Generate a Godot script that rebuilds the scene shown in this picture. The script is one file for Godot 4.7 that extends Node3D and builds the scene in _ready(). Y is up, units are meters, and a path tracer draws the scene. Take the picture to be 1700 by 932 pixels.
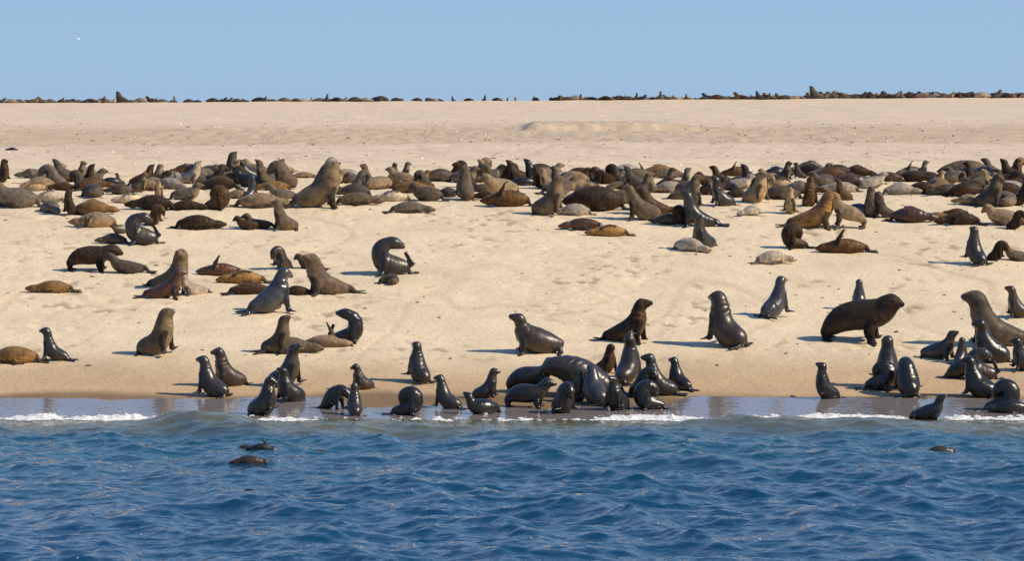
extends Node3D

# ---------------------------------------------------------------- view
const EYE_HEIGHT := 6.7
const FOCAL := 6500.0          # in pixels of a 1700 x 932 picture
const LEVEL := 190.0           # row of the eye level in that picture

var used := {}
var beach_noise := FastNoiseLite.new()
var fine_noise := FastNoiseLite.new()
var mats := {}
var shapes := {}

# the beach seen in section: distance from the boat -> height above the water
var profile_d := [40.0, 70.0, 82.0, 84.5, 86.0, 89.3, 92.4, 96.1, 100.8, 105.9, 111.2, 116.9, 122.8, 129.3, 143.0, 158.0, 172.0, 220.0, 280.0, 330.0, 352.0, 400.0, 600.0, 6000.0]
var profile_z := [-3.2, -1.3, -0.34, -0.1, 0.0, 0.215, 0.59, 1.08, 1.74, 2.46, 3.20, 4.0, 4.53, 4.91, 5.47, 5.98, 6.33, 6.88, 7.42, 7.82, 7.86, 7.3, 6.0, 5.0]
var profile_m := []


func numbered(called: String) -> String:
	var n: int = used.get(called, 0)
	used[called] = n + 1
	return called if n == 0 else "%s_%03d" % [called, n]


func tag(o: Node3D, label: String, category: String, group := "", kind := "") -> void:
	if label: o.set_meta("label", label)
	if category: o.set_meta("category", category)
	if group: o.set_meta("group", group)
	if kind: o.set_meta("kind", kind)


func put(called: String, mesh: Mesh, m: Material, parent: Node = self) -> MeshInstance3D:
	var o := MeshInstance3D.new()
	o.name = numbered(called) if parent == self else called
	o.mesh = mesh
	if m: o.material_override = m
	o.cast_shadow = GeometryInstance3D.SHADOW_CASTING_SETTING_ON
	parent.add_child(o, true)
	return o


func base_profile(d: float) -> float:
	if profile_m.is_empty():
		var slopes := []
		for i in profile_d.size() - 1:
			slopes.append((profile_z[i + 1] - profile_z[i]) / (profile_d[i + 1] - profile_d[i]))
		profile_m.append(slopes[0])
		for i in range(1, slopes.size()):
			var a: float = slopes[i - 1]
			var b: float = slopes[i]
			profile_m.append(0.0 if a * b <= 0.0 else 2.0 * a * b / (a + b))
		profile_m.append(slopes[-1])
	if d <= profile_d[0]:
		return profile_z[0]
	var i := profile_d.bsearch(d) - 1
	i = clampi(i, 0, profile_d.size() - 2)
	var x0: float = profile_d[i]
	var w: float = profile_d[i + 1] - x0
	var t: float = clampf((d - x0) / w, 0.0, 1.0)
	var t2 := t * t
	var t3 := t2 * t
	return (2 * t3 - 3 * t2 + 1) * profile_z[i] + (t3 - 2 * t2 + t) * w * profile_m[i] + (-2 * t3 + 3 * t2) * profile_z[i + 1] + (t3 - t2) * w * profile_m[i + 1]


# the ground without its fine relief; d is the distance in front of the boat (minus z)
func ground(x: float, d: float) -> float:
	var z := base_profile(d)
	var far := smoothstep(150.0, 320.0, d)
	z += far * clampf(x, -120.0, 120.0) * (0.0048 if x < 0.0 else 0.0062)
	z += smoothstep(91.5, 104.0, d) * 0.05 * beach_noise.get_noise_2d(x * 4.0, d * 4.0)
	return z


# where the sight line through a pixel of the photograph meets the ground
func spot(px: float, py: float) -> Vector3:
	var lo := 50.0
	var hi := 352.0
	for i in 40:
		var mid := (lo + hi) / 2.0
		var x := (px - 850.0) / FOCAL * mid
		if EYE_HEIGHT - (py - LEVEL) / FOCAL * mid > ground(x, mid):
			lo = mid
		else:
			hi = mid
	var xx := (px - 850.0) / FOCAL * lo
	return Vector3(xx, ground(xx, lo), -lo)


func noise(seed_: int, frequency: float, octaves := 4, kind := FastNoiseLite.TYPE_SIMPLEX_SMOOTH) -> FastNoiseLite:
	var n := FastNoiseLite.new()
	n.seed = seed_
	n.noise_type = kind
	n.frequency = frequency
	n.fractal_octaves = octaves
	return n


func noise_texture(seed_: int, frequency: float, octaves: int, ramp: Array, size := 256) -> NoiseTexture2D:
	var t := NoiseTexture2D.new()
	t.width = size
	t.height = size
	t.seamless = true
	t.noise = noise(seed_, frequency, octaves)
	if ramp:
		var g := Gradient.new()
		g.offsets = PackedFloat32Array(ramp[0])
		g.colors = PackedColorArray(ramp[1])
		t.color_ramp = g
	return t


func bump_texture(seed_: int, frequency: float, octaves: int, strength: float, size := 256) -> NoiseTexture2D:
	var t := noise_texture(seed_, frequency, octaves, [], size)
	t.as_normal_map = true
	t.bump_strength = strength
	return t


func grid_mesh(v: PackedVector3Array, c: PackedColorArray, columns: int, rows: int) -> ArrayMesh:
	var index := PackedInt32Array()
	index.resize((columns - 1) * (rows - 1) * 6)
	var n := PackedVector3Array()
	n.resize(v.size())
	var w := 0
	for r in rows:
		for k in columns:
			var a := r * columns + k
			var l := a - 1 if k > 0 else a
			var g := a + 1 if k < columns - 1 else a
			var dn := a - columns if r > 0 else a
			var up := a + columns if r < rows - 1 else a
			n[a] = (v[g] - v[l]).cross(v[up] - v[dn]).normalized()
			if n[a].y < 0.0: n[a] = -n[a]
			if r < rows - 1 and k < columns - 1:
				index[w] = a
				index[w + 1] = a + columns
				index[w + 2] = a + 1
				index[w + 3] = a + 1
				index[w + 4] = a + columns
				index[w + 5] = a + columns + 1
				w += 6
	var arrays := []
	arrays.resize(Mesh.ARRAY_MAX)
	arrays[Mesh.ARRAY_VERTEX] = v
	arrays[Mesh.ARRAY_NORMAL] = n
	if c.size(): arrays[Mesh.ARRAY_COLOR] = c
	arrays[Mesh.ARRAY_INDEX] = index
	var m := ArrayMesh.new()
	m.add_surface_from_arrays(Mesh.PRIMITIVE_TRIANGLES, arrays)
	return m


# steps: [[from, step], [from, step], ..., [end, 0]]; a negative step grows by its size in per cent
func ticks(steps: Array) -> PackedFloat32Array:
	var out := PackedFloat32Array()
	for i in steps.size() - 1:
		var a: float = steps[i][0]
		var b: float = steps[i + 1][0]
		var n := maxi(1, roundi((b - a) / steps[i][1]))
		for k in n:
			out.append(a + (b - a) * k / n)
	out.append(steps[-1][0])
	return out


# ---------------------------------------------------------------- seals
# Each pose: the slope in degrees of the eight spine pieces from tail to nose; what the fore flippers do (s stand, t tucked, u raised); the hind flippers (b trailing, f tucked forward, w standing, l one lifted to the head)
const POSES := {
	"sit": [[2, 14, 44, 66, 76, 82, 68, 2], "ss", "f", 0.0],
	"sit_up": [[2, 14, 46, 66, 76, 82, 80, 44], "ss", "f", 0.0],
	"tall": [[4, 22, 56, 78, 84, 88, 84, 6], "ss", "f", 0.0],
	"slope": [[0, 6, 18, 36, 56, 72, 68, 10], "ss", "b", 0.0],
	"slope_up": [[0, 6, 18, 36, 56, 72, 74, 42], "ss", "b", 0.0],
	"prone": [[0, 0, 4, 12, 32, 58, 50, 0], "tt", "b", 0.0],
	"prone_up": [[0, 0, 4, 12, 34, 62, 66, 38], "tt", "b", 0.0],
	"lie": [[0, 4, 3, 0, -3, -7, -9, -4], "tt", "b", 0.0],
	"side": [[0, 4, 3, 0, -3, -7, -9, -4], "tr", "b", 75.0],
	"flip": [[0, 4, 3, 0, -3, -7, -9, -4], "tu", "b", 60.0],
	"walk": [[42, 26, 2, 2, 24, 54, 58, 4], "ss", "w", 0.0],
	"walk_low": [[40, 26, 6, 4, 14, 26, 4, -22], "ss", "w", 0.0],
	"bull": [[50, 38, 18, 6, 12, 34, 40, -4], "ss", "w", 0.0],
	"bull_low": [[40, 32, 20, 10, 8, 4, -12, -30], "ss", "w", 0.0],
	"stoop": [[0, 14, 32, 30, 22, 16, 4, -20], "ss", "b", 0.0],
	"curl": [[178, 173, 148, 108, 64, 26, 0, -24], "ss", "l", 0.0],
	"curl_down": [[178, 172, 145, 100, 50, 0, -55, -80], "ss", "b", 0.0],
	"curl_high": [[178, 172, 140, 100, 72, 40, 12, -8], "ss", "l", 0.0],
	"hunch": [[4, 28, 66, 80, 50, 0, -50, -72], "ss", "f", 0.0],
	"arch": [[24, 40, 38, 22, 0, -28, -45, -40], "ss", "b", 0.0],
	"ball": [[0, 4, 4, 2, 0, -4, -8, -4], "tt", "b", 20.0],
	"swim": [[-14, 4, 10, 4, -8, -16, -10, -4], "tt", "b", 0.0],
	"swim_flip": [[-14, 4, 10, 4, -8, -16, -10, -4], "tu", "b", 40.0],
}
const SEGMENTS := [0.10, 0.155, 0.155, 0.15, 0.115, 0.105, 0.10, 0.142]
const RADII := [0.046, 0.090, 0.134, 0.150, 0.136, 0.106, 0.086, 0.089, 0.040]
# seated, the weight settles into the rump
const SEATED := [0.060, 0.128, 0.160, 0.150, 0.126, 0.103, 0.086, 0.092, 0.041]


# o: t head turned (degrees, to the seal's right), n nose raised, f fatness, k neck thickness, c body curved sideways, r extra roll
func seal_skeleton(pose: String, o: Dictionary) -> Dictionary:
	var q: Array = POSES[pose]
	var pitch: Array = q[0]
	var fat: float = o.get("f", 1.0)
	var neck: float = o.get("k", 1.0)
	var turn := deg_to_rad(o.get("t", 0.0))
	var curve := deg_to_rad(o.get("c", 210.0 if pose == "ball" else 0.0))
	var roll := deg_to_rad(q[3] + o.get("r", 0.0))
	var J := [Vector3.ZERO]
	var D := []
	var S := []
	var U := []
	for i in 8:
		var h := curve * (i / 7.0 - 0.5)
		if i >= 5: h += turn * [0.3, 0.65, 1.0][i - 5]
		var p := deg_to_rad(pitch[i] + (o.get("n", 0.0) * [0.5, 1.0][i - 6] if i >= 6 else 0.0) + (o.get("a", 0.0) * [0.3, 0.7, 1.0, 1.0, 0.7][i - 1] if i >= 1 and i < 6 else 0.0))
		var dir := Vector3(cos(p) * cos(h), sin(p), cos(p) * sin(h))
		var side := Vector3(-sin(h), 0, cos(h))
		var up := side.cross(dir)
		D.append(dir)
		S.append(side.rotated(dir, roll))
		U.append(up.rotated(dir, roll))
		J.append(J[i] + dir * SEGMENTS[i])
	var R := []
	for i in 9:
		var r: float = SEATED[i] if q[2] == "f" or q[2] == "l" else RADII[i]
		if i < 6: r *= lerpf(1.0, fat, [1.0, 1.0, 1.0, 0.9, 0.65, 0.4][i])
		if i == 4: r *= lerpf(1.0, neck, 0.25)
		if i == 5: r *= lerpf(1.0, neck, 0.7)
		if i == 6: r *= neck
		if i == 7: r *= lerpf(1.0, neck, 0.45)
		R.append(r)
	var low := 1e9
	for i in 9: low = minf(low, J[i].y - R[i] * (0.86 if i < 6 else 0.95))
	var lift := -low
	if q[2] == "w": lift += 0.1 * o.get("h", 1.0)
	for i in 9: J[i].y += lift
	# every bone: start, end, radii, thin axis, how flat
	var bones := []
	for i in 8:   # two bones for each piece of the spine, on a smooth curve through its joints
		var before: Vector3 = J[i - 1] if i > 0 else J[0] * 2.0 - J[1]
		var after: Vector3 = J[i + 2] if i < 7 else J[8] * 2.0 - J[7]
		var mid: Vector3 = (J[i] + J[i + 1]) * 0.5625 - (before + after) * 0.0625
		var rb: float = R[i - 1] if i > 0 else R[0]
		var rf: float = R[i + 2] if i < 7 else R[8]
		var rm: float = (R[i] + R[i + 1]) * 0.55 - (rb + rf) * 0.05
		bones.append([J[i], mid, R[i], rm, Vector3.ZERO, 1.0])
		bones.append([mid, J[i + 1], rm, R[i + 1], Vector3.ZERO, 1.0])
	var ff: String = q[1]
	if o.has("ff"): ff = o.ff
	for s in 2:
		var sg: float = [1.0, -1.0][s]
		var side: Vector3 = S[4] * sg
		var root: Vector3 = J[4].lerp(J[5], 0.35) + side * R[4] * 0.62 - U[4] * R[4] * 0.35
		var fwd: Vector3 = Vector3(D[3].x, 0, D[3].z)
		fwd = fwd.normalized() if fwd.length() > 0.05 else Vector3(1, 0, 0)
		var out := Vector3(side.x, 0, side.z)
		out = out.normalized() if out.length() > 0.05 else fwd
		var what := ff[s]
		if what == "s":
			var wrist := Vector3(root.x, 0.024, root.z) + out * 0.085 + fwd * 0.03
			if root.y > 0.36: wrist.y = root.y - 0.34
			var elbow := root.lerp(wrist, 0.5) - fwd * 0.025 + out * 0.02
			var w := lerpf(1.0, neck, 0.2)
			bones.append([root, elbow, 0.072 * w, 0.05 * w, out, 1.25])
			bones.append([elbow, wrist, 0.05 * w, 0.042 * w, out, 1.5])
			bones.append([wrist, wrist + (out * 0.85 + fwd * 0.25).normalized() * 0.16 - Vector3(0, 0.004, 0), 0.05 * w, 0.026, Vector3.UP, 2.2])
		elif what == "u":
			var aim: Vector3 = (U[4] * 0.2 + side * 0.9 - D[4] * 0.35 + Vector3(0, 0.6, 0)).normalized()
			bones.append([root, root + aim * 0.12, 0.066, 0.058, D[4], 1.3])
			bones.append([root + aim * 0.12, root + (aim + D[4] * -0.2) * 0.36, 0.058, 0.024, U[4], 2.2])
		else:
			var hand: Vector3 = J[3] + side * R[3] * (0.85 if what == "t" else 0.95) - U[3] * R[3] * (0.62 if what == "t" else 0.1)
			hand.y = maxf(hand.y, 0.03)
			var tip: Vector3 = hand - D[3] * 0.2 + side * 0.035 - U[3] * 0.03
			tip.y = maxf(tip.y, 0.022)
			bones.append([root, hand, 0.068, 0.06, side, 1.5])
			bones.append([hand, tip, 0.06, 0.026, side if what == "r" else (side * 0.6 + Vector3.UP).normalized(), 2.2])
	var hf: String = q[2]
	if o.has("hf"): hf = o.hf
	for s in 2:
		var sg: float = [1.0, -1.0][s]
		var side: Vector3 = S[0] * sg
		var flat_side := Vector3(side.x, 0, side.z)
		flat_side = flat_side.normalized() if flat_side.length() > 0.1 else Vector3(0, 0, sg)
		var back := Vector3(-D[0].x, 0, -D[0].z).normalized()
		var root: Vector3 = J[0] + flat_side * 0.025
		var knee := Vector3.ZERO
		var tip := Vector3.ZERO
		if hf == "b":
			knee = root + back * 0.08 + flat_side * 0.02
			tip = knee + back * 0.15 + flat_side * 0.065
		elif hf == "f":
			knee = root + back * 0.01 + flat_side * 0.1
			tip = knee - back * 0.03 + flat_side * 0.17
		elif hf == "w":
			knee = root - back * 0.02 + flat_side * 0.05
			tip = knee - back * 0.06 + flat_side * 0.07
		else:
			if s == 0:
				knee = root + back * 0.1 + Vector3(0, 0.06, 0)
				tip = J[8].lerp(knee, 0.25) + Vector3(0, -0.02, 0)
				if tip.distance_to(knee) > 0.2: tip = knee + (tip - knee).normalized() * 0.2
			else:
				knee = root + back * 0.07
				tip = knee + back * 0.12 + flat_side * 0.05
		if not (hf == "l" and s == 0):
			knee.y = 0.024
			tip.y = 0.018
		var n: Vector3 = Vector3.UP if not (hf == "l" and s == 0) else D[0].cross(tip - knee).normalized()
		bones.append([root, knee, 0.05, 0.04, n, 1.4])
		bones.append([knee, tip, 0.04, 0.04, n, 2.0])
	return {"J": J, "D": D, "S": S, "U": U, "R": R, "bones": bones}


# One continuous skin round the bones: their distances joined with a smooth minimum and meshed as surface nets.
func seal_skin(sk: Dictionary, cell: float) -> Array:
	var bones: Array = sk.bones
	var lo := Vector3(1e9, 1e9, 1e9)
	var hi := -lo
	for b in bones:
		var r: float = maxf(b[2], b[3]) + cell * 2.0
		lo = lo.min(b[0] - Vector3.ONE * r).min(b[1] - Vector3.ONE * r)
		hi = hi.max(b[0] + Vector3.ONE * r).max(b[1] + Vector3.ONE * r)
	lo.y = maxf(lo.y, -0.05)
	var nx := int((hi.x - lo.x) / cell) + 2
	var ny := int((hi.y - lo.y) / cell) + 2
	var nz := int((hi.z - lo.z) / cell) + 2
	var nxy := nx * ny
	var field := PackedFloat32Array()
	field.resize(nxy * nz)
	field.fill(9.0)
	var whose := PackedByteArray()
	whose.resize(nxy * nz)
	for bi in bones.size():
		var b: Array = bones[bi]
		var a: Vector3 = b[0]
		var e: Vector3 = b[1] - a
		var ra: float = b[2]
		var rd: float = b[3] - ra
		var inv := 1.0 / maxf(e.length_squared(), 1e-9)
		var n: Vector3 = b[4]
		var flat: float = b[5] - 1.0
		if flat > 0.0:
			n = (n - e * (n.dot(e) * inv)).normalized()
			if n.length() < 0.5: n = e.cross(Vector3(0.3, 0.2, 0.9)).normalized()
		var kk := 0.02 if bi < 16 else 0.045
		var ikk := 0.25 / kk
		var margin: float = maxf(ra, ra + rd) + kk + cell
		var p0 := (a.min(a + e) - Vector3.ONE * margin - lo) / cell
		var p1 := (a.max(a + e) + Vector3.ONE * margin - lo) / cell
		var i0 := maxi(0, int(p0.x))
		var j0 := maxi(0, int(p0.y))
		var k0 := maxi(0, int(p0.z))
		var i1 := mini(nx - 1, int(p1.x) + 1)
		var j1 := mini(ny - 1, int(p1.y) + 1)
		var k1 := mini(nz - 1, int(p1.z) + 1)
		var ex := e.x
		var ey := e.y
		var ez := e.z
		for k in range(k0, k1 + 1):
			var pz := lo.z + k * cell - a.z
			for j in range(j0, j1 + 1):
				var py := lo.y + j * cell - a.y
				var at := k * nxy + j * nx + i0
				var px := lo.x + i0 * cell - a.x
				for i in range(i0, i1 + 1):
					var x := px
					var y := py
					var z := pz
					if flat > 0.0:
						var t := (px * n.x + py * n.y + pz * n.z) * flat
						x += n.x * t
						y += n.y * t
						z += n.z * t
					var h := clampf((x * ex + y * ey + z * ez) * inv, 0.0, 1.0)
					x -= ex * h
					y -= ey * h
					z -= ez * h
					var d := sqrt(x * x + y * y + z * z) - ra - rd * h
					var o := field[at]
					var w := kk - absf(d - o)
					if d < o:
						whose[at] = bi
						field[at] = d - w * w * ikk if w > 0.0 else d
					elif w > 0.0:
						field[at] = o - w * w * ikk
					px += cell
					at += 1
	var vert := PackedVector3Array()
	var norm := PackedVector3Array()
	var own := PackedByteArray()
	var index := PackedInt32Array()
	var cells := PackedInt32Array()
	cells.resize(nxy * nz)
	cells.fill(-1)
	var far := cell * 4.6
	for k in nz - 1:
		for j in ny - 1:
			var at := k * nxy + j * nx - 1
			for i in nx - 1:
				at += 1
				var f0 := field[at]
				if f0 > far or f0 < -far: continue
				var f1 := field[at + 1]
				var f2 := field[at + nx]
				var f3 := field[at + nx + 1]
				var f4 := field[at + nxy]
				var f5 := field[at + nxy + 1]
				var f6 := field[at + nxy + nx]
				var f7 := field[at + nxy + nx + 1]
				var inside := int(f0 < 0) + int(f1 < 0) + int(f2 < 0) + int(f3 < 0) + int(f4 < 0) + int(f5 < 0) + int(f6 < 0) + int(f7 < 0)
				if inside == 0 or inside == 8: continue
				var c := Vector3.ZERO
				var m := 0
				if (f0 < 0) != (f1 < 0): c += Vector3(f0 / (f0 - f1), 0, 0); m += 1
				if (f2 < 0) != (f3 < 0): c += Vector3(f2 / (f2 - f3), 1, 0); m += 1
				if (f4 < 0) != (f5 < 0): c += Vector3(f4 / (f4 - f5), 0, 1); m += 1
				if (f6 < 0) != (f7 < 0): c += Vector3(f6 / (f6 - f7), 1, 1); m += 1
				if (f0 < 0) != (f2 < 0): c += Vector3(0, f0 / (f0 - f2), 0); m += 1
				if (f1 < 0) != (f3 < 0): c += Vector3(1, f1 / (f1 - f3), 0); m += 1
				if (f4 < 0) != (f6 < 0): c += Vector3(0, f4 / (f4 - f6), 1); m += 1
				if (f5 < 0) != (f7 < 0): c += Vector3(1, f5 / (f5 - f7), 1); m += 1
				if (f0 < 0) != (f4 < 0): c += Vector3(0, 0, f0 / (f0 - f4)); m += 1
				if (f1 < 0) != (f5 < 0): c += Vector3(1, 0, f1 / (f1 - f5)); m += 1
				if (f2 < 0) != (f6 < 0): c += Vector3(0, 1, f2 / (f2 - f6)); m += 1
				if (f3 < 0) != (f7 < 0): c += Vector3(1, 1, f3 / (f3 - f7)); m += 1
				cells[at] = vert.size()
				vert.append(lo + (Vector3(i, j, k) + c / m) * cell)
				norm.append(Vector3(f1 - f0 + f3 - f2 + f5 - f4 + f7 - f6, f2 - f0 + f3 - f1 + f6 - f4 + f7 - f5, f4 - f0 + f5 - f1 + f6 - f2 + f7 - f3).normalized())
				own.append(whose[at])
				if j > 0 and k > 0 and (f0 < 0) != (f1 < 0): quad(index, cells[at], cells[at - nx], cells[at - nx - nxy], cells[at - nxy], f0 < 0)
				if i > 0 and k > 0 and (f0 < 0) != (f2 < 0): quad(index, cells[at], cells[at - nxy], cells[at - nxy - 1], cells[at - 1], f0 < 0)
				if i > 0 and j > 0 and (f0 < 0) != (f4 < 0): quad(index, cells[at], cells[at - 1], cells[at - 1 - nx], cells[at - nx], f0 < 0)
	crease(sk, vert, norm, own, index)
	return [vert, norm, own, index]


# Uneven flesh, and folds of loose skin across the neck, the shoulders and the waist; then the normals anew.
func crease(sk: Dictionary, vert: PackedVector3Array, norm: PackedVector3Array, own: PackedByteArray, index: PackedInt32Array) -> void:
	if not sk.has("J"): return
	var n := noise(int(vert.size()) % 991, 2.6, 2)
	var deep: float = sk.get("folds", 1.0)
	for i in vert.size():
		var b := own[i]
		var v := vert[i]
		var m := 0.010 * n.get_noise_3dv(v)
		if b >= 2 and b <= 12:
			var along: float = b / 2 + (v - sk.J[b / 2]).dot(sk.D[b / 2]) / SEGMENTS[b / 2]
			var where := smoothstep(3.6, 4.6, along) * smoothstep(6.6, 6.0, along) + 0.7 * smoothstep(1.0, 1.5, along) * smoothstep(2.6, 2.1, along)
			m += deep * 0.006 * where * sin(along * 7.5 + 9.0 * n.get_noise_3dv(v * 0.7)) * smoothstep(-0.25, 0.35, n.get_noise_3dv(v * 0.8 + Vector3(9, 0, 0)))
		if b < 16 and v.y > 0.03: vert[i] = v + norm[i] * m
	norm.fill(Vector3.ZERO)
	for t in range(0, index.size(), 3):
		var a := index[t]
		var b := index[t + 1]
		var c := index[t + 2]
		var f := (vert[c] - vert[a]).cross(vert[b] - vert[a])
		norm[a] += f
		norm[b] += f
		norm[c] += f
	for i in norm.size(): norm[i] = norm[i].normalized()


func quad(index: PackedInt32Array, a: int, b: int, c: int, d: int, turned: bool) -> void:
	if a < 0 or b < 0 or c < 0 or d < 0: return
	if turned: index.append_array(PackedInt32Array([a, d, c, a, c, b]))
	else: index.append_array(PackedInt32Array([a, b, c, a, c, d]))


# How the fur's tone varies over the body: dark flippers, a paler and warmer underside, a darker crown.
func seal_colors(sk: Dictionary, skin: Array, seed_: int) -> PackedColorArray:
	var n := noise(seed_, 3.2, 3)
	var out := PackedColorArray()
	out.resize(skin[0].size())
	for i in skin[0].size():
		var v: Vector3 = skin[0][i]
		var b: int = skin[2][i]
		var c := Color(0.2, 0.18, 0.175)
		if b < 16:
			b = b / 2
			var under := smoothstep(0.45, -0.6, skin[1][i].dot(sk.U[b]) + 0.35 * n.get_noise_3dv(v))
			c = Color(0.5, 0.48, 0.46).lerp(Color(1.12, 0.96, 0.77), under)
			if b >= 6: c = c.lerp(Color(0.54, 0.49, 0.44), 0.6)
			if b == 7: c = c.lerp(Color(0.82, 0.71, 0.58), 0.6)
			if b == 0: c = c.lerp(Color(0.36, 0.33, 0.31), 0.6)
			var m := 1.0 + 0.4 * n.get_noise_3dv(v * 1.6)
			c = Color(c.r * m, c.g * m, c.b * m)
		out[i] = c
	return out


func seal_shape(key: String, pose: String, o: Dictionary, cell: float) -> Dictionary:
	var sk := seal_skeleton(pose, o)
	var skin := seal_skin(sk, cell)
	return {"sk": sk, "skin": skin, "colors": seal_colors(sk, skin, absi(key.hash()) % 9973)}


func seal_mesh(shape: Dictionary) -> ArrayMesh:
	if shape.has("mesh"): return shape.mesh
	var arrays := []
	arrays.resize(Mesh.ARRAY_MAX)
	arrays[Mesh.ARRAY_VERTEX] = shape.skin[0]
	arrays[Mesh.ARRAY_NORMAL] = shape.skin[1]
	arrays[Mesh.ARRAY_COLOR] = shape.colors
	arrays[Mesh.ARRAY_INDEX] = shape.skin[3]
	var m := ArrayMesh.new()
	m.add_surface_from_arrays(Mesh.PRIMITIVE_TRIANGLES, arrays)
	shape.mesh = m
	return m


func ball(r: float, squash := Vector3.ONE) -> ArrayMesh:
	var s := SphereMesh.new()
	s.radius = r
	s.height = 2.0 * r
	s.radial_segments = 8
	s.rings = 4
	var st := SurfaceTool.new()
	st.append_from(s, 0, Transform3D(Basis.from_scale(squash), Vector3.ZERO))
	return st.commit()


var eye_mesh: Mesh
var nose_mesh: Mesh
var ear_mesh: Mesh


func seal_parts(root: Node3D, shape: Dictionary, whiskers: bool) -> void:
	var sk: Dictionary = shape.sk
	var at: Vector3 = sk.J[7]
	var f: Vector3 = sk.D[7]
	var s: Vector3 = sk.S[7]
	var u: Vector3 = sk.U[7]
	var r: float = sk.R[7]
	if eye_mesh == null:
		eye_mesh = ball(0.0165)
		nose_mesh = ball(0.02, Vector3(0.8, 0.75, 1.1))
		var e := CylinderMesh.new()
		e.top_radius = 0.003
		e.bottom_radius = 0.009
		e.height = 0.042
		e.radial_segments = 6
		e.rings = 1
		ear_mesh = e
	var frame := Basis(f, u, s)
	for g in [1.0, -1.0]:
		var o := put("eye", eye_mesh, mats.eye, root)
		o.transform = Transform3D(frame, at + f * r * 0.62 + s * g * r * 0.62 + u * r * 0.42)
	for g in [1.0, -1.0]:
		var aim: Vector3 = (s * g * 0.75 - f * 0.6 - u * 0.25).normalized()
		var o := put("ear", ear_mesh, mats.ear, root)
		o.transform = Transform3D(Basis(Quaternion(Vector3.UP, aim)), at - f * r * 0.15 + s * g * r * 1.02 + u * r * 0.2)
	var nose := put("nose", nose_mesh, mats.eye, root)
	nose.transform = Transform3D(frame, sk.J[8] + f * 0.024 + u * 0.008)
	if whiskers:
		var st := SurfaceTool.new()
		st.begin(Mesh.PRIMITIVE_TRIANGLES)
		for g in [1.0, -1.0]:
			for k in 5:
				var a: Vector3 = sk.J[8] + s * g * 0.024 + u * (-0.004 - 0.004 * k)
				var b: Vector3 = a + s * g * (0.035 + 0.008 * k) - f * (0.004 * k) - u * (0.05 + 0.01 * (4 - k)) + f * 0.01
				var w: Vector3 = (b - a).cross(u + f * 0.3).normalized() * 0.0022
				var w2: Vector3 = (b - a).cross(w).normalized() * 0.0022
				for p in [[a + w, a - w], [a + w2, a - w2]]:
					st.add_vertex(p[0])
					st.add_vertex(p[1])
					st.add_vertex(b)
		st.generate_normals()
		put("whiskers", st.commit(), mats.whisker, root).set_meta("kind", "stuff")


# [lowest corner, highest corner] of a shape turned by that angle, every third point of its skin
func reach(shape: Dictionary, turn: float) -> Array:
	var lo := Vector3(1e9, 1e9, 1e9)
	var hi := -lo
	var c := cos(turn)
	var s := sin(turn)
	var v: PackedVector3Array = shape.skin[0]
	for i in range(0, v.size(), 3):
		var p := v[i]
		var w := Vector3(p.x * c + p.z * s, p.y, -p.x * s + p.z * c)
		lo = lo.min(w)
		hi = hi.max(w)
	return [lo, hi]


# ---------------------------------------------------------------- materials
func plain_mat(c: Color, roughness: float, specular := 0.5) -> StandardMaterial3D:
	var m := StandardMaterial3D.new()
	m.albedo_color = c.linear_to_srgb()
	m.roughness = roughness
	m.metallic_specular = specular
	return m


func coat(c: Color, roughness: float, mottle: Texture2D, sheen := 0.0, scale := 2.2, bump := 0.35) -> StandardMaterial3D:
	var m := plain_mat(Color(c.r * 1.75, c.g * 1.75, c.b * 1.75), roughness, 0.5 if roughness < 0.55 else 0.3)
	m.vertex_color_use_as_albedo = true
	m.albedo_texture = mottle
	m.uv1_triplanar = true
	m.uv1_scale = Vector3.ONE * scale
	m.roughness_texture = mats.sheen_patches
	m.normal_enabled = true
	m.normal_texture = mats.fur_bump
	m.normal_scale = bump
	if sheen > 0.0:
		m.rim_enabled = true
		m.rim = sheen
		m.rim_tint = 0.6
	return m


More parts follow.
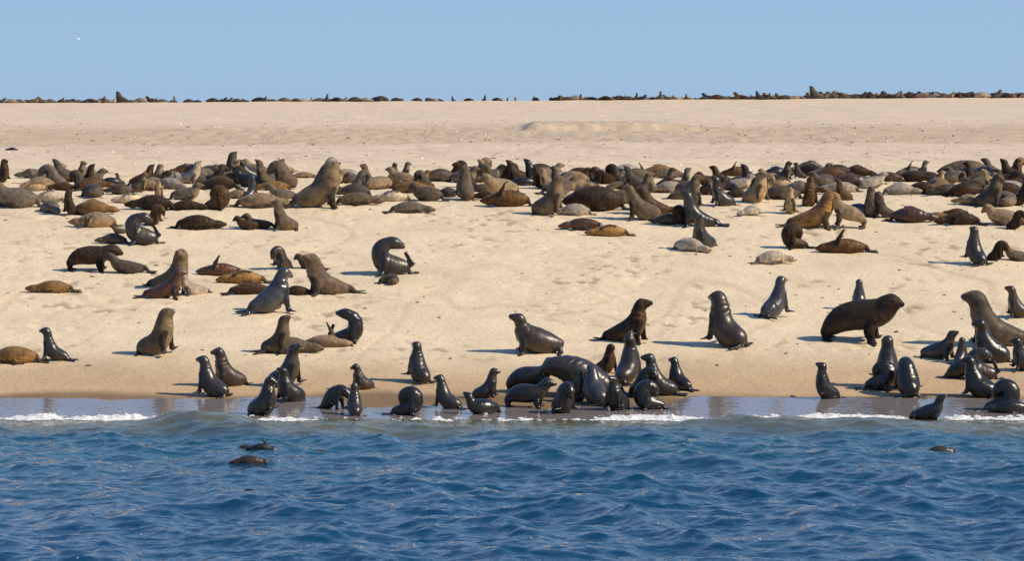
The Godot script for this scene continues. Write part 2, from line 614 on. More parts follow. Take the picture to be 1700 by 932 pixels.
func make_materials() -> void:
	var soft := noise_texture(11, 0.012, 4, [[0.0, 0.35, 0.7, 1.0], [Color(0.66, 0.66, 0.68), Color(0.84, 0.84, 0.84), Color(0.97, 0.95, 0.93), Color(1, 1, 1)]])
	var blotchy := noise_texture(12, 0.022, 5, [[0.0, 0.4, 0.55, 0.68, 1.0], [Color(0.6, 0.56, 0.53), Color(0.7, 0.66, 0.61), Color(0.8, 0.74, 0.66), Color(1, 0.91, 0.77), Color(1, 0.92, 0.78)]])
	var flecked := noise_texture(14, 0.035, 5, [[0.0, 0.35, 0.6, 1.0], [Color(0.6, 0.55, 0.5), Color(0.76, 0.71, 0.65), Color(0.95, 0.88, 0.78), Color(1, 0.95, 0.84)]])
	mats.sheen_patches = noise_texture(15, 0.03, 4, [[0.0, 0.4, 0.6, 1.0], [Color(0.55, 0.55, 0.55), Color(0.65, 0.65, 0.65), Color(0.9, 0.9, 0.9), Color(1, 1, 1)]])
	mats.fur_bump = bump_texture(13, 0.05, 4, 5.0)
	mats.eye = plain_mat(Color(0.006, 0.005, 0.005), 0.08)
	mats.ear = plain_mat(Color(0.04, 0.035, 0.03), 0.5)
	mats.whisker = plain_mat(Color(0.6, 0.55, 0.48), 0.4)
	mats.wet = coat(Color(0.02, 0.017, 0.015), 0.34, soft, 0.0, 6.5, 0.55)
	mats.black = coat(Color(0.013, 0.011, 0.010), 0.5, soft, 0.0, 6.5, 0.6)
	mats.wetgrey = coat(Color(0.04, 0.034, 0.03), 0.4, soft, 0.0, 6.5, 0.55)
	mats.sleek = coat(Color(0.052, 0.054, 0.06), 0.36, soft, 0.0, 2.2, 0.35)
	mats.damp = coat(Color(0.045, 0.03, 0.021), 0.5, soft, 0.1)
	mats.dark = coat(Color(0.052, 0.036, 0.024), 0.8, blotchy, 0.25)
	mats.umber = coat(Color(0.034, 0.023, 0.016), 0.78, soft, 0.2)
	mats.brown = coat(Color(0.1, 0.062, 0.034), 0.75, blotchy, 0.3)
	mats.red = coat(Color(0.095, 0.046, 0.025), 0.5, blotchy, 0.2)
	mats.greybrown = coat(Color(0.135, 0.104, 0.07), 0.85, soft, 0.35)
	mats.grey = coat(Color(0.15, 0.125, 0.096), 0.8, soft, 0.35)
	mats.slate = coat(Color(0.082, 0.066, 0.05), 0.75, soft, 0.3)
	mats.gold = coat(Color(0.235, 0.155, 0.075), 0.75, flecked, 0.35)
	mats.tan = coat(Color(0.27, 0.2, 0.125), 0.85, soft, 0.4)
	mats.silver = coat(Color(0.34, 0.3, 0.255), 0.6, soft, 0.35)
	mats.pale = coat(Color(0.46, 0.39, 0.31), 0.6, soft, 0.35)


# ---------------------------------------------------------------- the place
func sand_height(x: float, d: float) -> float:
	var z := ground(x, d)
	var dry := smoothstep(90.0, 95.5, d)
	var n := beach_noise.get_noise_2d(x * 22.0, d * 15.0)
	z += n * lerpf(0.001, 0.013, dry)
	if dry > 0.0:
		var p := fine_noise.get_noise_2d(x * 55.0, d * 40.0)
		var trodden := smoothstep(-0.25, 0.45, beach_noise.get_noise_2d(x * 3.0 + 700.0, d * 3.0))
		z -= dry * smoothstep(0.18, 0.62, p) * (0.006 + 0.024 * trodden)
		z -= dry * trail(x, d) * 0.018
		z -= dry * 0.022 * smoothstep(0.28, 0.48, fine_noise.get_noise_2d(x * 55.0 + 33.0, d * 30.0)) * smoothstep(0.0, 0.4, beach_noise.get_noise_2d(x * 8.0 + 400.0, d * 6.0))
		z += dry * fine_noise.get_noise_2d(x * 140.0 + 90.0, d * 120.0) * 0.007
	# a low step worn into the berm by spring tides, and the rough strip under it
	var strip := berm(x, d)
	if strip > 0.0:
		z += strip * 0.05 * fine_noise.get_noise_2d(x * 34.0 + 300.0, d * 9.0)
		z -= strip * 0.06
	var lip := 161.5 + 1.6 * beach_noise.get_noise_2d(x * 2.0, 40.0) + 0.7 * beach_noise.get_noise_2d(x * 9.0, 80.0)
	var here := smoothstep(0.2, 1.0, x) * smoothstep(8.5, 5.5, x)
	z += here * 0.3 * smoothstep(-0.4, 0.4, d - lip) * smoothstep(12.0, 2.0, d - lip)
	if d > 175.0: z += 0.07 * beach_noise.get_noise_2d(x * 5.0, d * 1.4)
	return z


# winding grooves where seals have dragged themselves up and down the beach
func trail(x: float, d: float) -> float:
	if d > 150.0: return 0.0
	var a := absf(beach_noise.get_noise_2d(x * 3.2 + 210.0, d * 1.1 + 60.0))
	var b := absf(beach_noise.get_noise_2d(x * 2.1 - 90.0, d * 2.6 + 140.0))
	return smoothstep(0.035, 0.0, a) * 0.9 + smoothstep(0.03, 0.0, b) * 0.7


func berm(x: float, d: float) -> float:
	var shift := 3.0 * beach_noise.get_noise_2d(x * 1.2, 5.0) - x * 0.12
	return smoothstep(145.0, 149.0, d + shift) * smoothstep(173.0, 162.0, d + shift)


func sand_color(x: float, d: float) -> Color:
	var wet := Color(0.2, 0.135, 0.075)
	var moist := Color(0.46, 0.325, 0.19)
	var dry := Color(0.655, 0.535, 0.365)
	var upper := Color(0.6, 0.485, 0.362)
	var edge := d + 0.9 * beach_noise.get_noise_2d(x * 6.0, d * 4.0)
	var c := wet.lerp(moist, smoothstep(89.2, 90.2, edge))
	c = c.lerp(dry, smoothstep(90.8, 96.5, edge + 1.2 * beach_noise.get_noise_2d(x * 1.5, d * 1.5)))
	c = c.lerp(upper, smoothstep(124.0, 140.0, d))
	c = c.lerp(Color(0.47, 0.37, 0.255), berm(x, d) * 0.85)
	c = c.lerp(Color(0.63, 0.49, 0.33), smoothstep(255.0, 300.0, d) * 0.7)
	if d < 150.0:
		c = c.lerp(Color(0.4, 0.29, 0.175), 0.3 * trail(x, d) * smoothstep(90.0, 95.0, d))
		c = c.lerp(Color(0.3, 0.215, 0.13), 0.7 * smoothstep(0.28, 0.48, fine_noise.get_noise_2d(x * 55.0 + 33.0, d * 30.0)) * smoothstep(0.0, 0.4, beach_noise.get_noise_2d(x * 8.0 + 400.0, d * 6.0)) * smoothstep(92.0, 96.0, d))
	var m := 1.0 + 0.1 * beach_noise.get_noise_2d(x * 9.0 + 50.0, d * 7.0) + 0.07 * fine_noise.get_noise_2d(x * 30.0, d * 18.0)
	return Color(c.r * m, c.g * m, c.b * m)


func make_sand() -> void:
	var xs := ticks([[-3000.0, 400.0], [-600.0, 60.0], [-120.0, 4.0], [-48.0, 0.8], [-22.0, 0.3], [-14.0, 0.1], [14.0, 0.3], [22.0, 0.8], [48.0, 4.0], [120.0, 60.0], [600.0, 400.0], [3000.0, 0.0]])
	var ds := ticks([[60.0, 2.0], [84.0, 0.3], [88.5, 0.1], [124.0, 0.18], [150.0, 0.25], [176.0, 1.0], [260.0, 2.0], [352.0, 3.0], [420.0, 30.0], [900.0, 300.0], [5400.0, 0.0]])
	var v := PackedVector3Array()
	var c := PackedColorArray()
	v.resize(xs.size() * ds.size())
	c.resize(v.size())
	var w := 0
	for d in ds:
		for x in xs:
			v[w] = Vector3(x, sand_height(x, d), -d)
			c[w] = sand_color(x, d)
			w += 1
	var m := plain_mat(Color(1, 1, 1), 0.92, 0.3)
	m.vertex_color_use_as_albedo = true
	m.albedo_texture = noise_texture(21, 0.03, 5, [[0.0, 0.45, 1.0], [Color(0.86, 0.84, 0.82), Color(0.95, 0.945, 0.94), Color(1, 1, 1)]], 512)
	m.uv1_triplanar = true
	m.uv1_world_triplanar = true
	m.uv1_scale = Vector3.ONE * 0.35
	m.normal_enabled = true
	m.normal_texture = bump_texture(22, 0.06, 5, 6.0, 512)
	m.normal_scale = 0.3
	var o := put("sand_beach", grid_mesh(v, c, xs.size(), ds.size()), m)
	tag(o, "broad pale sandbank rising from the water to the ridge", "", "", "structure")


# crests run slightly aslant to the shore
var swell := []


func make_swell() -> void:
	var rng := RandomNumberGenerator.new()
	rng.seed = 5
	for i in 36:
		var t := i / 35.0
		var wave: float = 0.24 * pow(17.0, t)   # from 0.24 to 4.3 m long, running along the shore more than on to it
		var across := i % 2 == 1 and wave > 0.6
		var a := deg_to_rad(rng.randfn(84.0, 28.0) if across else rng.randfn(-10.0, 42.0))
		var k := TAU / wave
		swell.append([k * sin(a), k * cos(a), 0.0086 * pow(wave, 1.0) * (1.05 if wave > 0.7 else 1.4) * rng.randf_range(0.75, 1.25), rng.randf() * TAU, clampf(wave - 0.5, 0.0, 1.0) * 0.35])


func sea(x: float, d: float, reach_: float) -> Vector3:
	var y := 0.0
	var sx := 0.0
	var sd := 0.0
	var gust := 0.75 + 0.55 * beach_noise.get_noise_2d(x * 0.9, d * 0.9 + 900.0)
	for s in swell:
		var p: float = x * s[0] + d * s[1] + s[3]
		var a: float = s[2]
		y += a * cos(p)
		var b: float = a * sin(p) * s[4]
		sx -= b * s[0]
		sd -= b * s[1]
	var near := smoothstep(86.5, 81.5, d) * gust * reach_
	sx *= near
	sd *= near
	y *= near
	# the last small wave before the beach
	var line := 83.3 + 0.7 * beach_noise.get_noise_2d(x * 4.0, 12.0)
	var high := 0.04 + 0.28 * exp(-pow((x + 6.6) / 2.1, 2.0)) + 0.2 * exp(-pow((x - 4.6) / 1.5, 2.0)) + 0.22 * exp(-pow((x - 7.8) / 1.6, 2.0)) + 0.12 * maxf(0.0, beach_noise.get_noise_2d(x * 5.5 + 31.0, 3.0))
	var e := d - line
	y += high * exp(-e * e / (0.2 if e > 0.0 else 1.1)) * reach_
	var line2 := 81.4 + 0.8 * beach_noise.get_noise_2d(x * 3.5, 60.0)
	e = d - line2
	y += 0.22 * maxf(0.0, beach_noise.get_noise_2d(x * 5.0 + 77.0, 9.0)) * exp(-e * e / (0.3 if e > 0.0 else 1.2)) * reach_
	y = lerpf(y, y * 0.25 + 0.012, smoothstep(85.0, 87.5, d))
	return Vector3(x + sx, y, -(d + sd))


func water_color(x: float, d: float) -> Color:
	var deep := Color(0.0025, 0.033, 0.076)
	var shoal := Color(0.006, 0.048, 0.08)
	var silt := Color(0.115, 0.105, 0.045)
	var n := beach_noise.get_noise_2d(x * 3.0, d * 3.0 + 400.0)
	var c := deep.lerp(shoal, smoothstep(66.0, 79.0, d + 5.0 * n))
	return c.lerp(silt, smoothstep(80.6, 83.2, d + 1.3 * n) * 0.9)


func make_water() -> void:
	var xs := ticks([[-3000.0, 500.0], [-500.0, 60.0], [-80.0, 5.0], [-30.0, 0.5], [-14.0, 0.058], [14.0, 0.5], [30.0, 5.0], [80.0, 60.0], [500.0, 500.0], [3000.0, 0.0]])
	var ds := ticks([[-3000.0, 500.0], [-500.0, 60.0], [-60.0, 6.0], [30.0, 0.7], [55.0, 0.1], [80.0, 0.075], [88.0, 0.0]])
	var v := PackedVector3Array()
	var c := PackedColorArray()
	v.resize(xs.size() * ds.size())
	c.resize(v.size())
	var columns := xs.size()
	var job := func(r: int) -> void:
		var d := ds[r]
		for k in columns:
			var x := xs[k]
			var fade := smoothstep(80.0, 40.0, absf(x)) * smoothstep(0.0, 40.0, d)
			v[r * columns + k] = sea(x, d, fade)
			c[r * columns + k] = water_color(x, d)
	for r in ds.size(): job.call(r)
	var m := plain_mat(Color(1, 1, 1), 0.04, 0.5)
	m.vertex_color_use_as_albedo = true
	m.normal_enabled = true
	m.normal_texture = bump_texture(31, 0.022, 4, 6.0, 512)
	m.normal_scale = 0.6
	m.uv1_triplanar = true
	m.uv1_world_triplanar = true
	m.uv1_scale = Vector3(0.3, 0.5, 0.36)
	var o := put("sea_water", grid_mesh(v, c, columns, ds.size()), m)
	tag(o, "choppy blue green lagoon water in front of the sandbank", "", "", "structure")

	# the thin sheet of water left on the flat wet sand
	var fx := ticks([[-60.0, 2.0], [-30.0, 0.5], [-14.0, 0.14], [14.0, 0.5], [30.0, 2.0], [60.0, 0.0]])
	var fv := PackedVector3Array()
	var rows := 40
	for r in rows:
		for x in fx:
			var top := 89.35 + 0.5 * beach_noise.get_noise_2d(x * 7.0, 200.0) + 0.25 * beach_noise.get_noise_2d(x * 22.0, 210.0)
			top -= 1.3 * smoothstep(-4.6, -3.2, x) * smoothstep(4.2, 3.2, x)
			var d: float = lerpf(85.6, top, r / (rows - 1.0))
			var y := base_profile(d) + 0.014 + 0.0015 * beach_noise.get_noise_2d(x * 30.0, d * 20.0)
			if r == rows - 1: y = ground(x, d) - 0.006
			fv.append(Vector3(x, y, -d))
	var fm := plain_mat(Color(0.19, 0.165, 0.16), 0.09, 0.85)
	fm.normal_enabled = true
	fm.normal_texture = bump_texture(33, 0.03, 4, 5.0, 256)
	fm.normal_scale = 0.12
	fm.uv1_triplanar = true
	fm.uv1_world_triplanar = true
	fm.uv1_scale = Vector3(0.4, 0.4, 0.4)
	o = put("swash_water", grid_mesh(fv, PackedColorArray(), fx.size(), rows), fm)
	tag(o, "thin mirror of water lying on the wet sand at the shore", "", "", "structure")


func lump(seed_: int, rings: int, sectors: int, rough: float, squash: Vector3) -> ArrayMesh:
	var n := noise(seed_, 0.9, 2)
	var s := SphereMesh.new()
	s.radius = 1.0
	s.height = 2.0
	s.rings = rings
	s.radial_segments = sectors
	var arrays := s.get_mesh_arrays()
	var v: PackedVector3Array = arrays[Mesh.ARRAY_VERTEX]
	for i in v.size():
		v[i] = v[i] * (1.0 + rough * n.get_noise_3dv(v[i] * 1.3)) * squash
	arrays[Mesh.ARRAY_VERTEX] = v
	var st := SurfaceTool.new()
	var m := ArrayMesh.new()
	m.add_surface_from_arrays(Mesh.PRIMITIVE_TRIANGLES, arrays)
	st.create_from(m, 0)
	st.deindex()
	st.index()
	st.generate_normals()
	return st.commit()


func scatter(called: String, label: String, category: String, mesh: Mesh, m: Material, places: Array) -> void:
	var mm := MultiMesh.new()
	mm.transform_format = MultiMesh.TRANSFORM_3D
	mm.mesh = mesh
	mm.instance_count = places.size()
	for i in places.size():
		mm.set_instance_transform(i, places[i])
	var o := MultiMeshInstance3D.new()
	o.name = numbered(called)
	o.multimesh = mm
	o.material_override = m
	add_child(o, true)
	tag(o, label, category, "", "stuff")


func foam_thickness(x: float) -> float:
	# breaking where the last wave falls over: a short stretch to the left, a long one to the right
	var t := smoothstep(-11.8, -10.2, x) * smoothstep(-6.4, -7.4, x) + smoothstep(0.8, 2.8, x) * smoothstep(9.6, 8.4, x) + smoothstep(8.8, 10.0, x) * 0.8 + smoothstep(-12.0, -14.0, x) * 0.7
	return clampf(maxf(t, 0.45) * (0.75 + 1.0 * beach_noise.get_noise_2d(x * 16.0, 31.0)), 0.0, 1.3)


func make_foam() -> void:
	var rng := RandomNumberGenerator.new()
	rng.seed = 77
	# the crest of foam: a lumpy skin with torn edges and holes
	var xs := ticks([[-20.0, 0.035], [20.0, 0.0]])
	var rows := 56
	var v := PackedVector3Array()
	var over := PackedFloat32Array()
	v.resize(xs.size() * rows)
	over.resize(v.size())
	var shape := noise(61, 1.0, 3)
	for k in xs.size():
		var x := xs[k]
		var thick := foam_thickness(x)
		var line := 85.7 + 0.5 * beach_noise.get_noise_2d(x * 6.0, 500.0) + 0.2 * beach_noise.get_noise_2d(x * 25.0, 520.0)
		for r in rows:
			var off := (r / (rows - 1.0) - 0.4) * 2.3
			var d := line + off
			var body := exp(-off * off / (0.10 if off < 0.0 else 0.42)) * thick
			var n := shape.get_noise_2d(x * 3.1, d * 1.7) * 0.55 + shape.get_noise_2d(x * 9.0 + 50.0, d * 5.0) * 0.3
			var h := body * 0.8 + n * 0.62 - 0.3
			over[r * xs.size() + k] = h
			var lift := maxf(h, 0.0)
			lift = lift * (0.10 + 0.10 * maxf(0.0, shape.get_noise_2d(x * 6.0, 7.0)) * body)
			v[r * xs.size() + k] = Vector3(x, maxf(sea(x, d, 1.0).y, base_profile(d) + 0.014) + 0.004 + lift, -d)
	var m := plain_mat(Color(0.62, 0.61, 0.58), 0.75)
	var full := grid_mesh(v, PackedColorArray(), xs.size(), rows)
	var arrays := full.surface_get_arrays(0)
	var old: PackedInt32Array = arrays[Mesh.ARRAY_INDEX]
	var kept := PackedInt32Array()
	for t in range(0, old.size(), 3):
		if over[old[t]] + over[old[t + 1]] + over[old[t + 2]] > 0.0:
			kept.append(old[t])
			kept.append(old[t + 1])
			kept.append(old[t + 2])
	arrays[Mesh.ARRAY_INDEX] = kept
	var torn := ArrayMesh.new()
	torn.add_surface_from_arrays(Mesh.PRIMITIVE_TRIANGLES, arrays)
	tag(put("sea_foam", torn, m), "white broken crest of foam along the edge of the water", "foam", "", "stuff")
	# drops thrown up by it, and flecks floating on the water behind and before it
	var places := []
	for i in 5200:
		var x := rng.randf_range(-20.0, 20.0)
		var thick := foam_thickness(x)
		if rng.randf() > thick - 0.25: continue
		var d := 85.6 + rng.randfn(0.1, 0.3)
		var y := maxf(sea(x, d, 1.0).y, base_profile(d) + 0.014) + absf(rng.randfn(0.0, 0.075)) * thick
		places.append(Transform3D(Basis.from_scale(Vector3.ONE * rng.randf_range(0.004, 0.010)), Vector3(x, y, -d)))
	for i in 60:
		var x := rng.randf_range(-12.0, 12.0)
		var d := rng.randf_range(58.0, 80.0)
		places.append(Transform3D(Basis.from_scale(Vector3(0.018, 0.008, 0.014)), sea(x, d, 1.0) + Vector3(0, 0.004, 0)))
	scatter("foam_flecks", "small flecks and drops of foam on the water near the shore", "foam", lump(3, 3, 6, 0.5, Vector3.ONE), m, places)


func make_litter() -> void:
	var rng := RandomNumberGenerator.new()
	rng.seed = 12
	var shells := []
	for i in 1300:
		var d := 128.0 + 190.0 * pow(rng.randf(), 1.7)
		var x := rng.randf_range(-0.19, 0.19) * d
		var s := rng.randf_range(0.012, 0.034) * (1.5 if rng.randf() < 0.09 else 1.0)
		shells.append(Transform3D(Basis.from_euler(Vector3(rng.randfn(0, 0.4), rng.randf() * 6.0, 0)).scaled_local(Vector3(s * 1.3, s * 0.6, s)), Vector3(x, sand_height(x, d) + s * 0.2, -d)))
	scatter("shell_fragments", "tiny white shell fragments scattered over the upper sand", "shells", lump(8, 3, 6, 0.3, Vector3.ONE), plain_mat(Color(0.78, 0.75, 0.7), 0.5), shells)
	var clods := []
	for i in 5200:
		var d := 92.5 + 85.0 * rng.randf()
		var x := rng.randf_range(-0.2, 0.2) * d
		var strip := berm(x, d)
		var want := 0.1 + 0.15 * strip + 0.5 * smoothstep(0.1, 0.5, beach_noise.get_noise_2d(x * 7.0, d * 5.0))
		if rng.randf() > want: continue
		var s := rng.randf_range(0.012, 0.04) * (1.0 + 0.3 * strip)
		clods.append(Transform3D(Basis.from_euler(Vector3(0, rng.randf() * 6.0, 0)).scaled_local(Vector3(s * 1.7, s * 0.7, s)), Vector3(x, sand_height(x, d) + s * 0.15, -d)))
	scatter("sand_clods", "small crumbs of trodden sand and droppings on the beach", "clods", lump(9, 3, 6, 0.5, Vector3.ONE), plain_mat(Color(0.3, 0.21, 0.12), 0.9), clods)
	var dung := []
	for i in 170:
		var d := 93.0 + 60.0 * rng.randf()
		var x := rng.randf_range(-0.2, 0.2) * d
		var s := rng.randf_range(0.02, 0.05)
		dung.append(Transform3D(Basis.from_euler(Vector3(0, rng.randf() * 6.0, 0)).scaled_local(Vector3(s * 1.8, s * 0.55, s)), Vector3(x, sand_height(x, d) + s * 0.1, -d)))
	scatter("dark_droppings", "small dark droppings and bits of weed on the sand", "droppings", lump(10, 3, 6, 0.5, Vector3.ONE), plain_mat(Color(0.09, 0.06, 0.04), 0.8), dung)


# ---------------------------------------------------------------- gulls
func make_gull(called: String, at: Vector3, turn: float, flying: bool, size: float, label: String) -> void:
	var root := Node3D.new()
	root.name = numbered(called)
	add_child(root)
	root.position = at
	root.rotation = Vector3(0, turn, 0.5 if flying else 0.0)
	root.scale = Vector3.ONE * size
	tag(root, label, "gull")
	var white := plain_mat(Color(0.82, 0.82, 0.8), 0.6)
	var grey := plain_mat(Color(0.4, 0.42, 0.44), 0.6)
	var lift := 0.0 if flying else 0.16
	var bones := [
		[Vector3(-0.16, lift, 0), Vector3(-0.05, lift, 0), 0.02, 0.065, Vector3.ZERO, 1.0],
		[Vector3(-0.05, lift, 0), Vector3(0.09, lift + 0.02, 0), 0.065, 0.055, Vector3.ZERO, 1.0],
		[Vector3(0.09, lift + 0.02, 0), Vector3(0.17, lift + (0.03 if flying else 0.09), 0), 0.05, 0.036, Vector3.ZERO, 1.0],
		[Vector3(-0.14, lift, 0), Vector3(-0.25, lift, 0), 0.03, 0.04, Vector3.UP, 2.5],
	]
	while bones.size() < 20: bones.append(bones[1])
	put("body", skin_mesh(seal_skin({"bones": bones}, 0.014)), white, root)
	for g in [1.0, -1.0]:
		var wing := []
		if flying:
			wing = [[Vector3(0.03, 0.02, 0.05 * g), Vector3(0.05, 0.16, 0.26 * g), 0.05, 0.055, Vector3(0, 1, -0.4 * g), 3.0], [Vector3(0.05, 0.16, 0.26 * g), Vector3(-0.08, 0.2, 0.62 * g), 0.05, 0.012, Vector3(0, 1, -0.1 * g), 3.0]]
		else:
			wing = [[Vector3(0.05, lift + 0.02, 0.055 * g), Vector3(-0.24, lift + 0.03, 0.03 * g), 0.055, 0.015, Vector3(0, 0.3, g), 2.4]]
		put("wing", skin_mesh(seal_skin({"bones": wing}, 0.012)), grey if not flying else white, root)
	put("beak", skin_mesh(seal_skin({"bones": [[Vector3(0.19, lift + (0.025 if flying else 0.085), 0), Vector3(0.245, lift + (0.015 if flying else 0.075), 0), 0.014, 0.006, Vector3.ZERO, 1.0]]}, 0.006)), plain_mat(Color(0.5, 0.35, 0.05), 0.5), root)
	if not flying:
		for g in [1.0, -1.0]:
			var leg := CylinderMesh.new()
			leg.top_radius = 0.007
			leg.bottom_radius = 0.007
			leg.height = 0.12
			leg.radial_segments = 6
			put("leg", leg, plain_mat(Color(0.3, 0.12, 0.08), 0.6), root).position = Vector3(0, 0.06, 0.025 * g)


func skin_mesh(skin: Array) -> ArrayMesh:
	var arrays := []
	arrays.resize(Mesh.ARRAY_MAX)
	arrays[Mesh.ARRAY_VERTEX] = skin[0]
	arrays[Mesh.ARRAY_NORMAL] = skin[1]
	arrays[Mesh.ARRAY_INDEX] = skin[3]
	var m := ArrayMesh.new()
	m.add_surface_from_arrays(Mesh.PRIMITIVE_TRIANGLES, arrays)
	return m


# ---------------------------------------------------------------- the herd
var herd := []
var group_now := ""
var cell_now := 0.02


const COLOURS := {"slate": "dark grey", "dark": "dark brown", "brown": "brown", "greybrown": "grey-brown", "grey": "grey", "tan": "tan", "gold": "golden brown", "black": "black", "silver": "silver grey"}


func stretch(px: float) -> String:
	return ["left end", "left part", "centre left", "centre right", "right part", "right end"][clampi(int(px / 284.0), 0, 5)]


# one seal: pose, the box it fills in the photograph (1700 x 932), the way it faces (0 right, 90 towards the boat, 180 left), its fur, what tells it apart
func s(pose: String, x0: float, y0: float, x1: float, y1: float, yaw: float, fur: String, label: String, o := {}) -> void:
	herd.append({"pose": pose, "box": [x0, y0, x1, y1], "yaw": yaw, "fur": fur, "label": label, "o": o, "group": group_now, "cell": cell_now})


func list_shore() -> void:
	group_now = "seals at the water's edge"
	cell_now = 0.019
	s("sit", 325, 590, 379, 661, 205, "wetgrey", "wet dark seal sitting leftmost at the water's edge with a reflection under it")
	s("sit", 350, 575, 424, 644, 160, "damp", "dark brown seal sitting just behind the leftmost seal of the shoreline, facing left", {"hf": "b"})
	s("sit_up", 440, 566, 503, 645, 25, "wetgrey", "tall grey seal with its nose raised to the right behind two black shoreline seals", {"n": -14})
	s("sit", 455, 606, 506, 670, 150, "wet", "plump glossy black seal with raised muzzle in front of the tall nose-up seal", {"f": 1.2, "n": 25})
	s("sit", 406, 626, 464, 692, 15, "wet", "glossy black seal scratching itself in the shallow water left of the plump one", {"n": -25, "a": 12, "f": 1.18})
	s("arch", 519, 628, 580, 682, 20, "wet", "dark wet seal bowing its head in the swash beside an upright grey one", {"a": 22})
	s("tall", 573, 632, 603, 692, 262, "wetgrey", "slim wet grey seal seen from behind, upright in the swash", {"f": 1.05})
	s("sit", 580, 602, 630, 649, 150, "damp", "small damp seal with orange-brown belly on the sand behind the swash pair", {"t": 25, "n": -20, "hf": "b", "f": 1.1})
	s("curl_down", 631, 643, 703, 692, 180, "wet", "glossy black seal curled round to groom its belly, alone in the shallow water", {"f": 1.12, "k": 1.3})
	s("tall", 668, 570, 724, 638, 238, "wetgrey", "lone dark seal sitting upright on bare sand, back turned, nose to the left", {"f": 1.08})
	s("slope", 847, 519, 934, 589, 178, "damp", "dark brown seal with lifted nose behind the large dark bull, facing left", {"n": 6, "a": -4, "f": 1.25, "hf": "f"})
	s("slope_up", 978, 494, 1084, 571, 18, "dark", "brown seal with golden chest sitting tall, its hind body trailing to the left", {"a": 16, "n": -30})
	s("tall", 1016, 546, 1068, 640, 300, "wetgrey", "silvery dark seal with nose to the sky rising behind the bull's back", {"n": 60})
	s("sit", 985, 563, 1026, 622, 50, "dark", "small brown head and shoulders peeking over the bull's back")
	s("stoop", 908, 565, 1050, 662, 178, "wetgrey", "largest dark bull in the shoreline crowd, bending low to touch noses", {"f": 1.3, "k": 1.6, "name": "bull_seal"})
	s("walk", 844, 589, 925, 655, 2, "wet", "sleek dark seal reaching up to the bull's nose from the left", {"n": 10, "a": 4})
	s("walk", 839, 625, 923, 680, 8, "wet", "sleek black seal walking right, foremost left of the shoreline crowd", {"n": -12, "a": -2})
	s("sit", 722, 620, 774, 681, 208, "wetgrey", "dark seal at the water's edge looking left, left of the nose-up curled one", {"hf": "b"})
	s("sit", 784, 610, 830, 664, 10, "wetgrey", "dark seal with shining crown and pale whiskers, looking right behind a curled one", {"n": -5})
	s("prone_up", 771, 645, 841, 689, 165, "wet", "glossy black seal lying in the swash with its muzzle lifted to the left", {"f": 1.2, "c": 40})
	s("hunch", 908, 630, 962, 689, 60, "wet", "glossy black seal bowed over its own belly in front of the bull's head", {"f": 1.15})
	s("tall", 944, 602, 976, 668, 75, "wetgrey", "narrow upright seal with a pale shining throat right under the bull's chest", {"n": 12})
	s("sit", 962, 604, 1014, 674, 245, "sleek", "broad grey seal seen from behind with lowered head beside the bull's flank", {"n": -70, "f": 1.22, "t": 30})
	s("sit", 1000, 618, 1050, 684, 125, "wet", "black seal scratching with a flipper, sitting lowest in front of the bull's rump", {"n": 15, "f": 1.18})
	s("hunch", 1044, 606, 1090, 662, 30, "black", "black seal bowed half hidden between the bull's rump and a curled seal", {"f": 1.2})
	s("curl_down", 1052, 632, 1122, 683, 0, "wet", "glossy black seal curled on its side at the right front of the shoreline crowd", {"f": 1.2, "k": 1.4})
	s("sit", 1072, 583, 1135, 658, 190, "wetgrey", "dark seal with level head facing left at the right of the shoreline crowd", {"hf": "b", "n": 4})
	s("sit", 1106, 595, 1158, 650, 222, "wet", "black seal looking away, rightmost of the shoreline crowd", {"hf": "b"})
	s("sit", 1168, 486, 1247, 579, 218, "damp", "thick-necked brown-headed seal turned away, sitting alone on the open sand", {"f": 1.3, "k": 1.5, "a": 4, "n": -6})
	s("sit", 1250, 464, 1322, 529, 315, "sleek", "slim bluish wet seal seen from behind with spread flippers, looking right", {"n": -8})
	s("tall", 1411, 464, 1443, 517, 268, "sleek", "small bluish seal upright behind the back of the brown bull", {})
	s("bull", 1364, 487, 1502, 571, 12, "umber", "big dark brown bull walking right across the open sand", {"f": 1.12, "k": 1.6, "n": 4, "t": 22, "h": 0.5, "name": "bull_seal"})
	s("tall", 1355, 601, 1410, 665, 165, "wet", "black seal at the wet edge with raised side flipper and a brown reflection", {"n": 22, "hf": "b", "ff": "us"})
	s("tall", 1446, 556, 1500, 648, 285, "wetgrey", "tall wet seal seen from behind, head high, next to a headless-looking back", {"f": 1.1, "n": 14})
	s("curl_down", 1420, 600, 1492, 650, 180, "wet", "dark seal bent double to groom in front of the tall wet one", {"f": 1.1})
	s("hunch", 1486, 592, 1529, 660, 262, "wet", "dark rounded back of a seal bowing away from the boat beside the tall wet one", {"a": -14, "f": 1.1})
	s("slope_up", 1531, 542, 1589, 598, 25, "wetgrey", "dark seal with muzzle lifted to the right, left of the right-hand crowd", {"hf": "f", "f": 1.15, "n": -14})
	s("tall", 1581, 559, 1610, 606, 300, "wetgrey", "small upright seal looking right behind a wrinkled black one")
	s("arch", 1561, 580, 1630, 632, 15, "black", "black seal with wrinkled wet flank and hidden head in the right-hand crowd", {"f": 1.1, "a": -8})
	s("slope_up", 1597, 484, 1745, 577, 182, "slate", "large dry grey-brown bull with pointed muzzle raised at the right edge", {"f": 1.0, "k": 1.4, "a": 6, "n": -30, "name": "bull_seal"})
	s("sit_up", 1672, 472, 1712, 529, 176, "damp", "dark seal with lifted muzzle cut by the right edge above the large bull", {"n": -24})
	s("sit", 1620, 527, 1688, 604, 178, "wet", "glossy black seal with level muzzle right before the large grey-brown bull", {"f": 1.15, "hf": "b"})
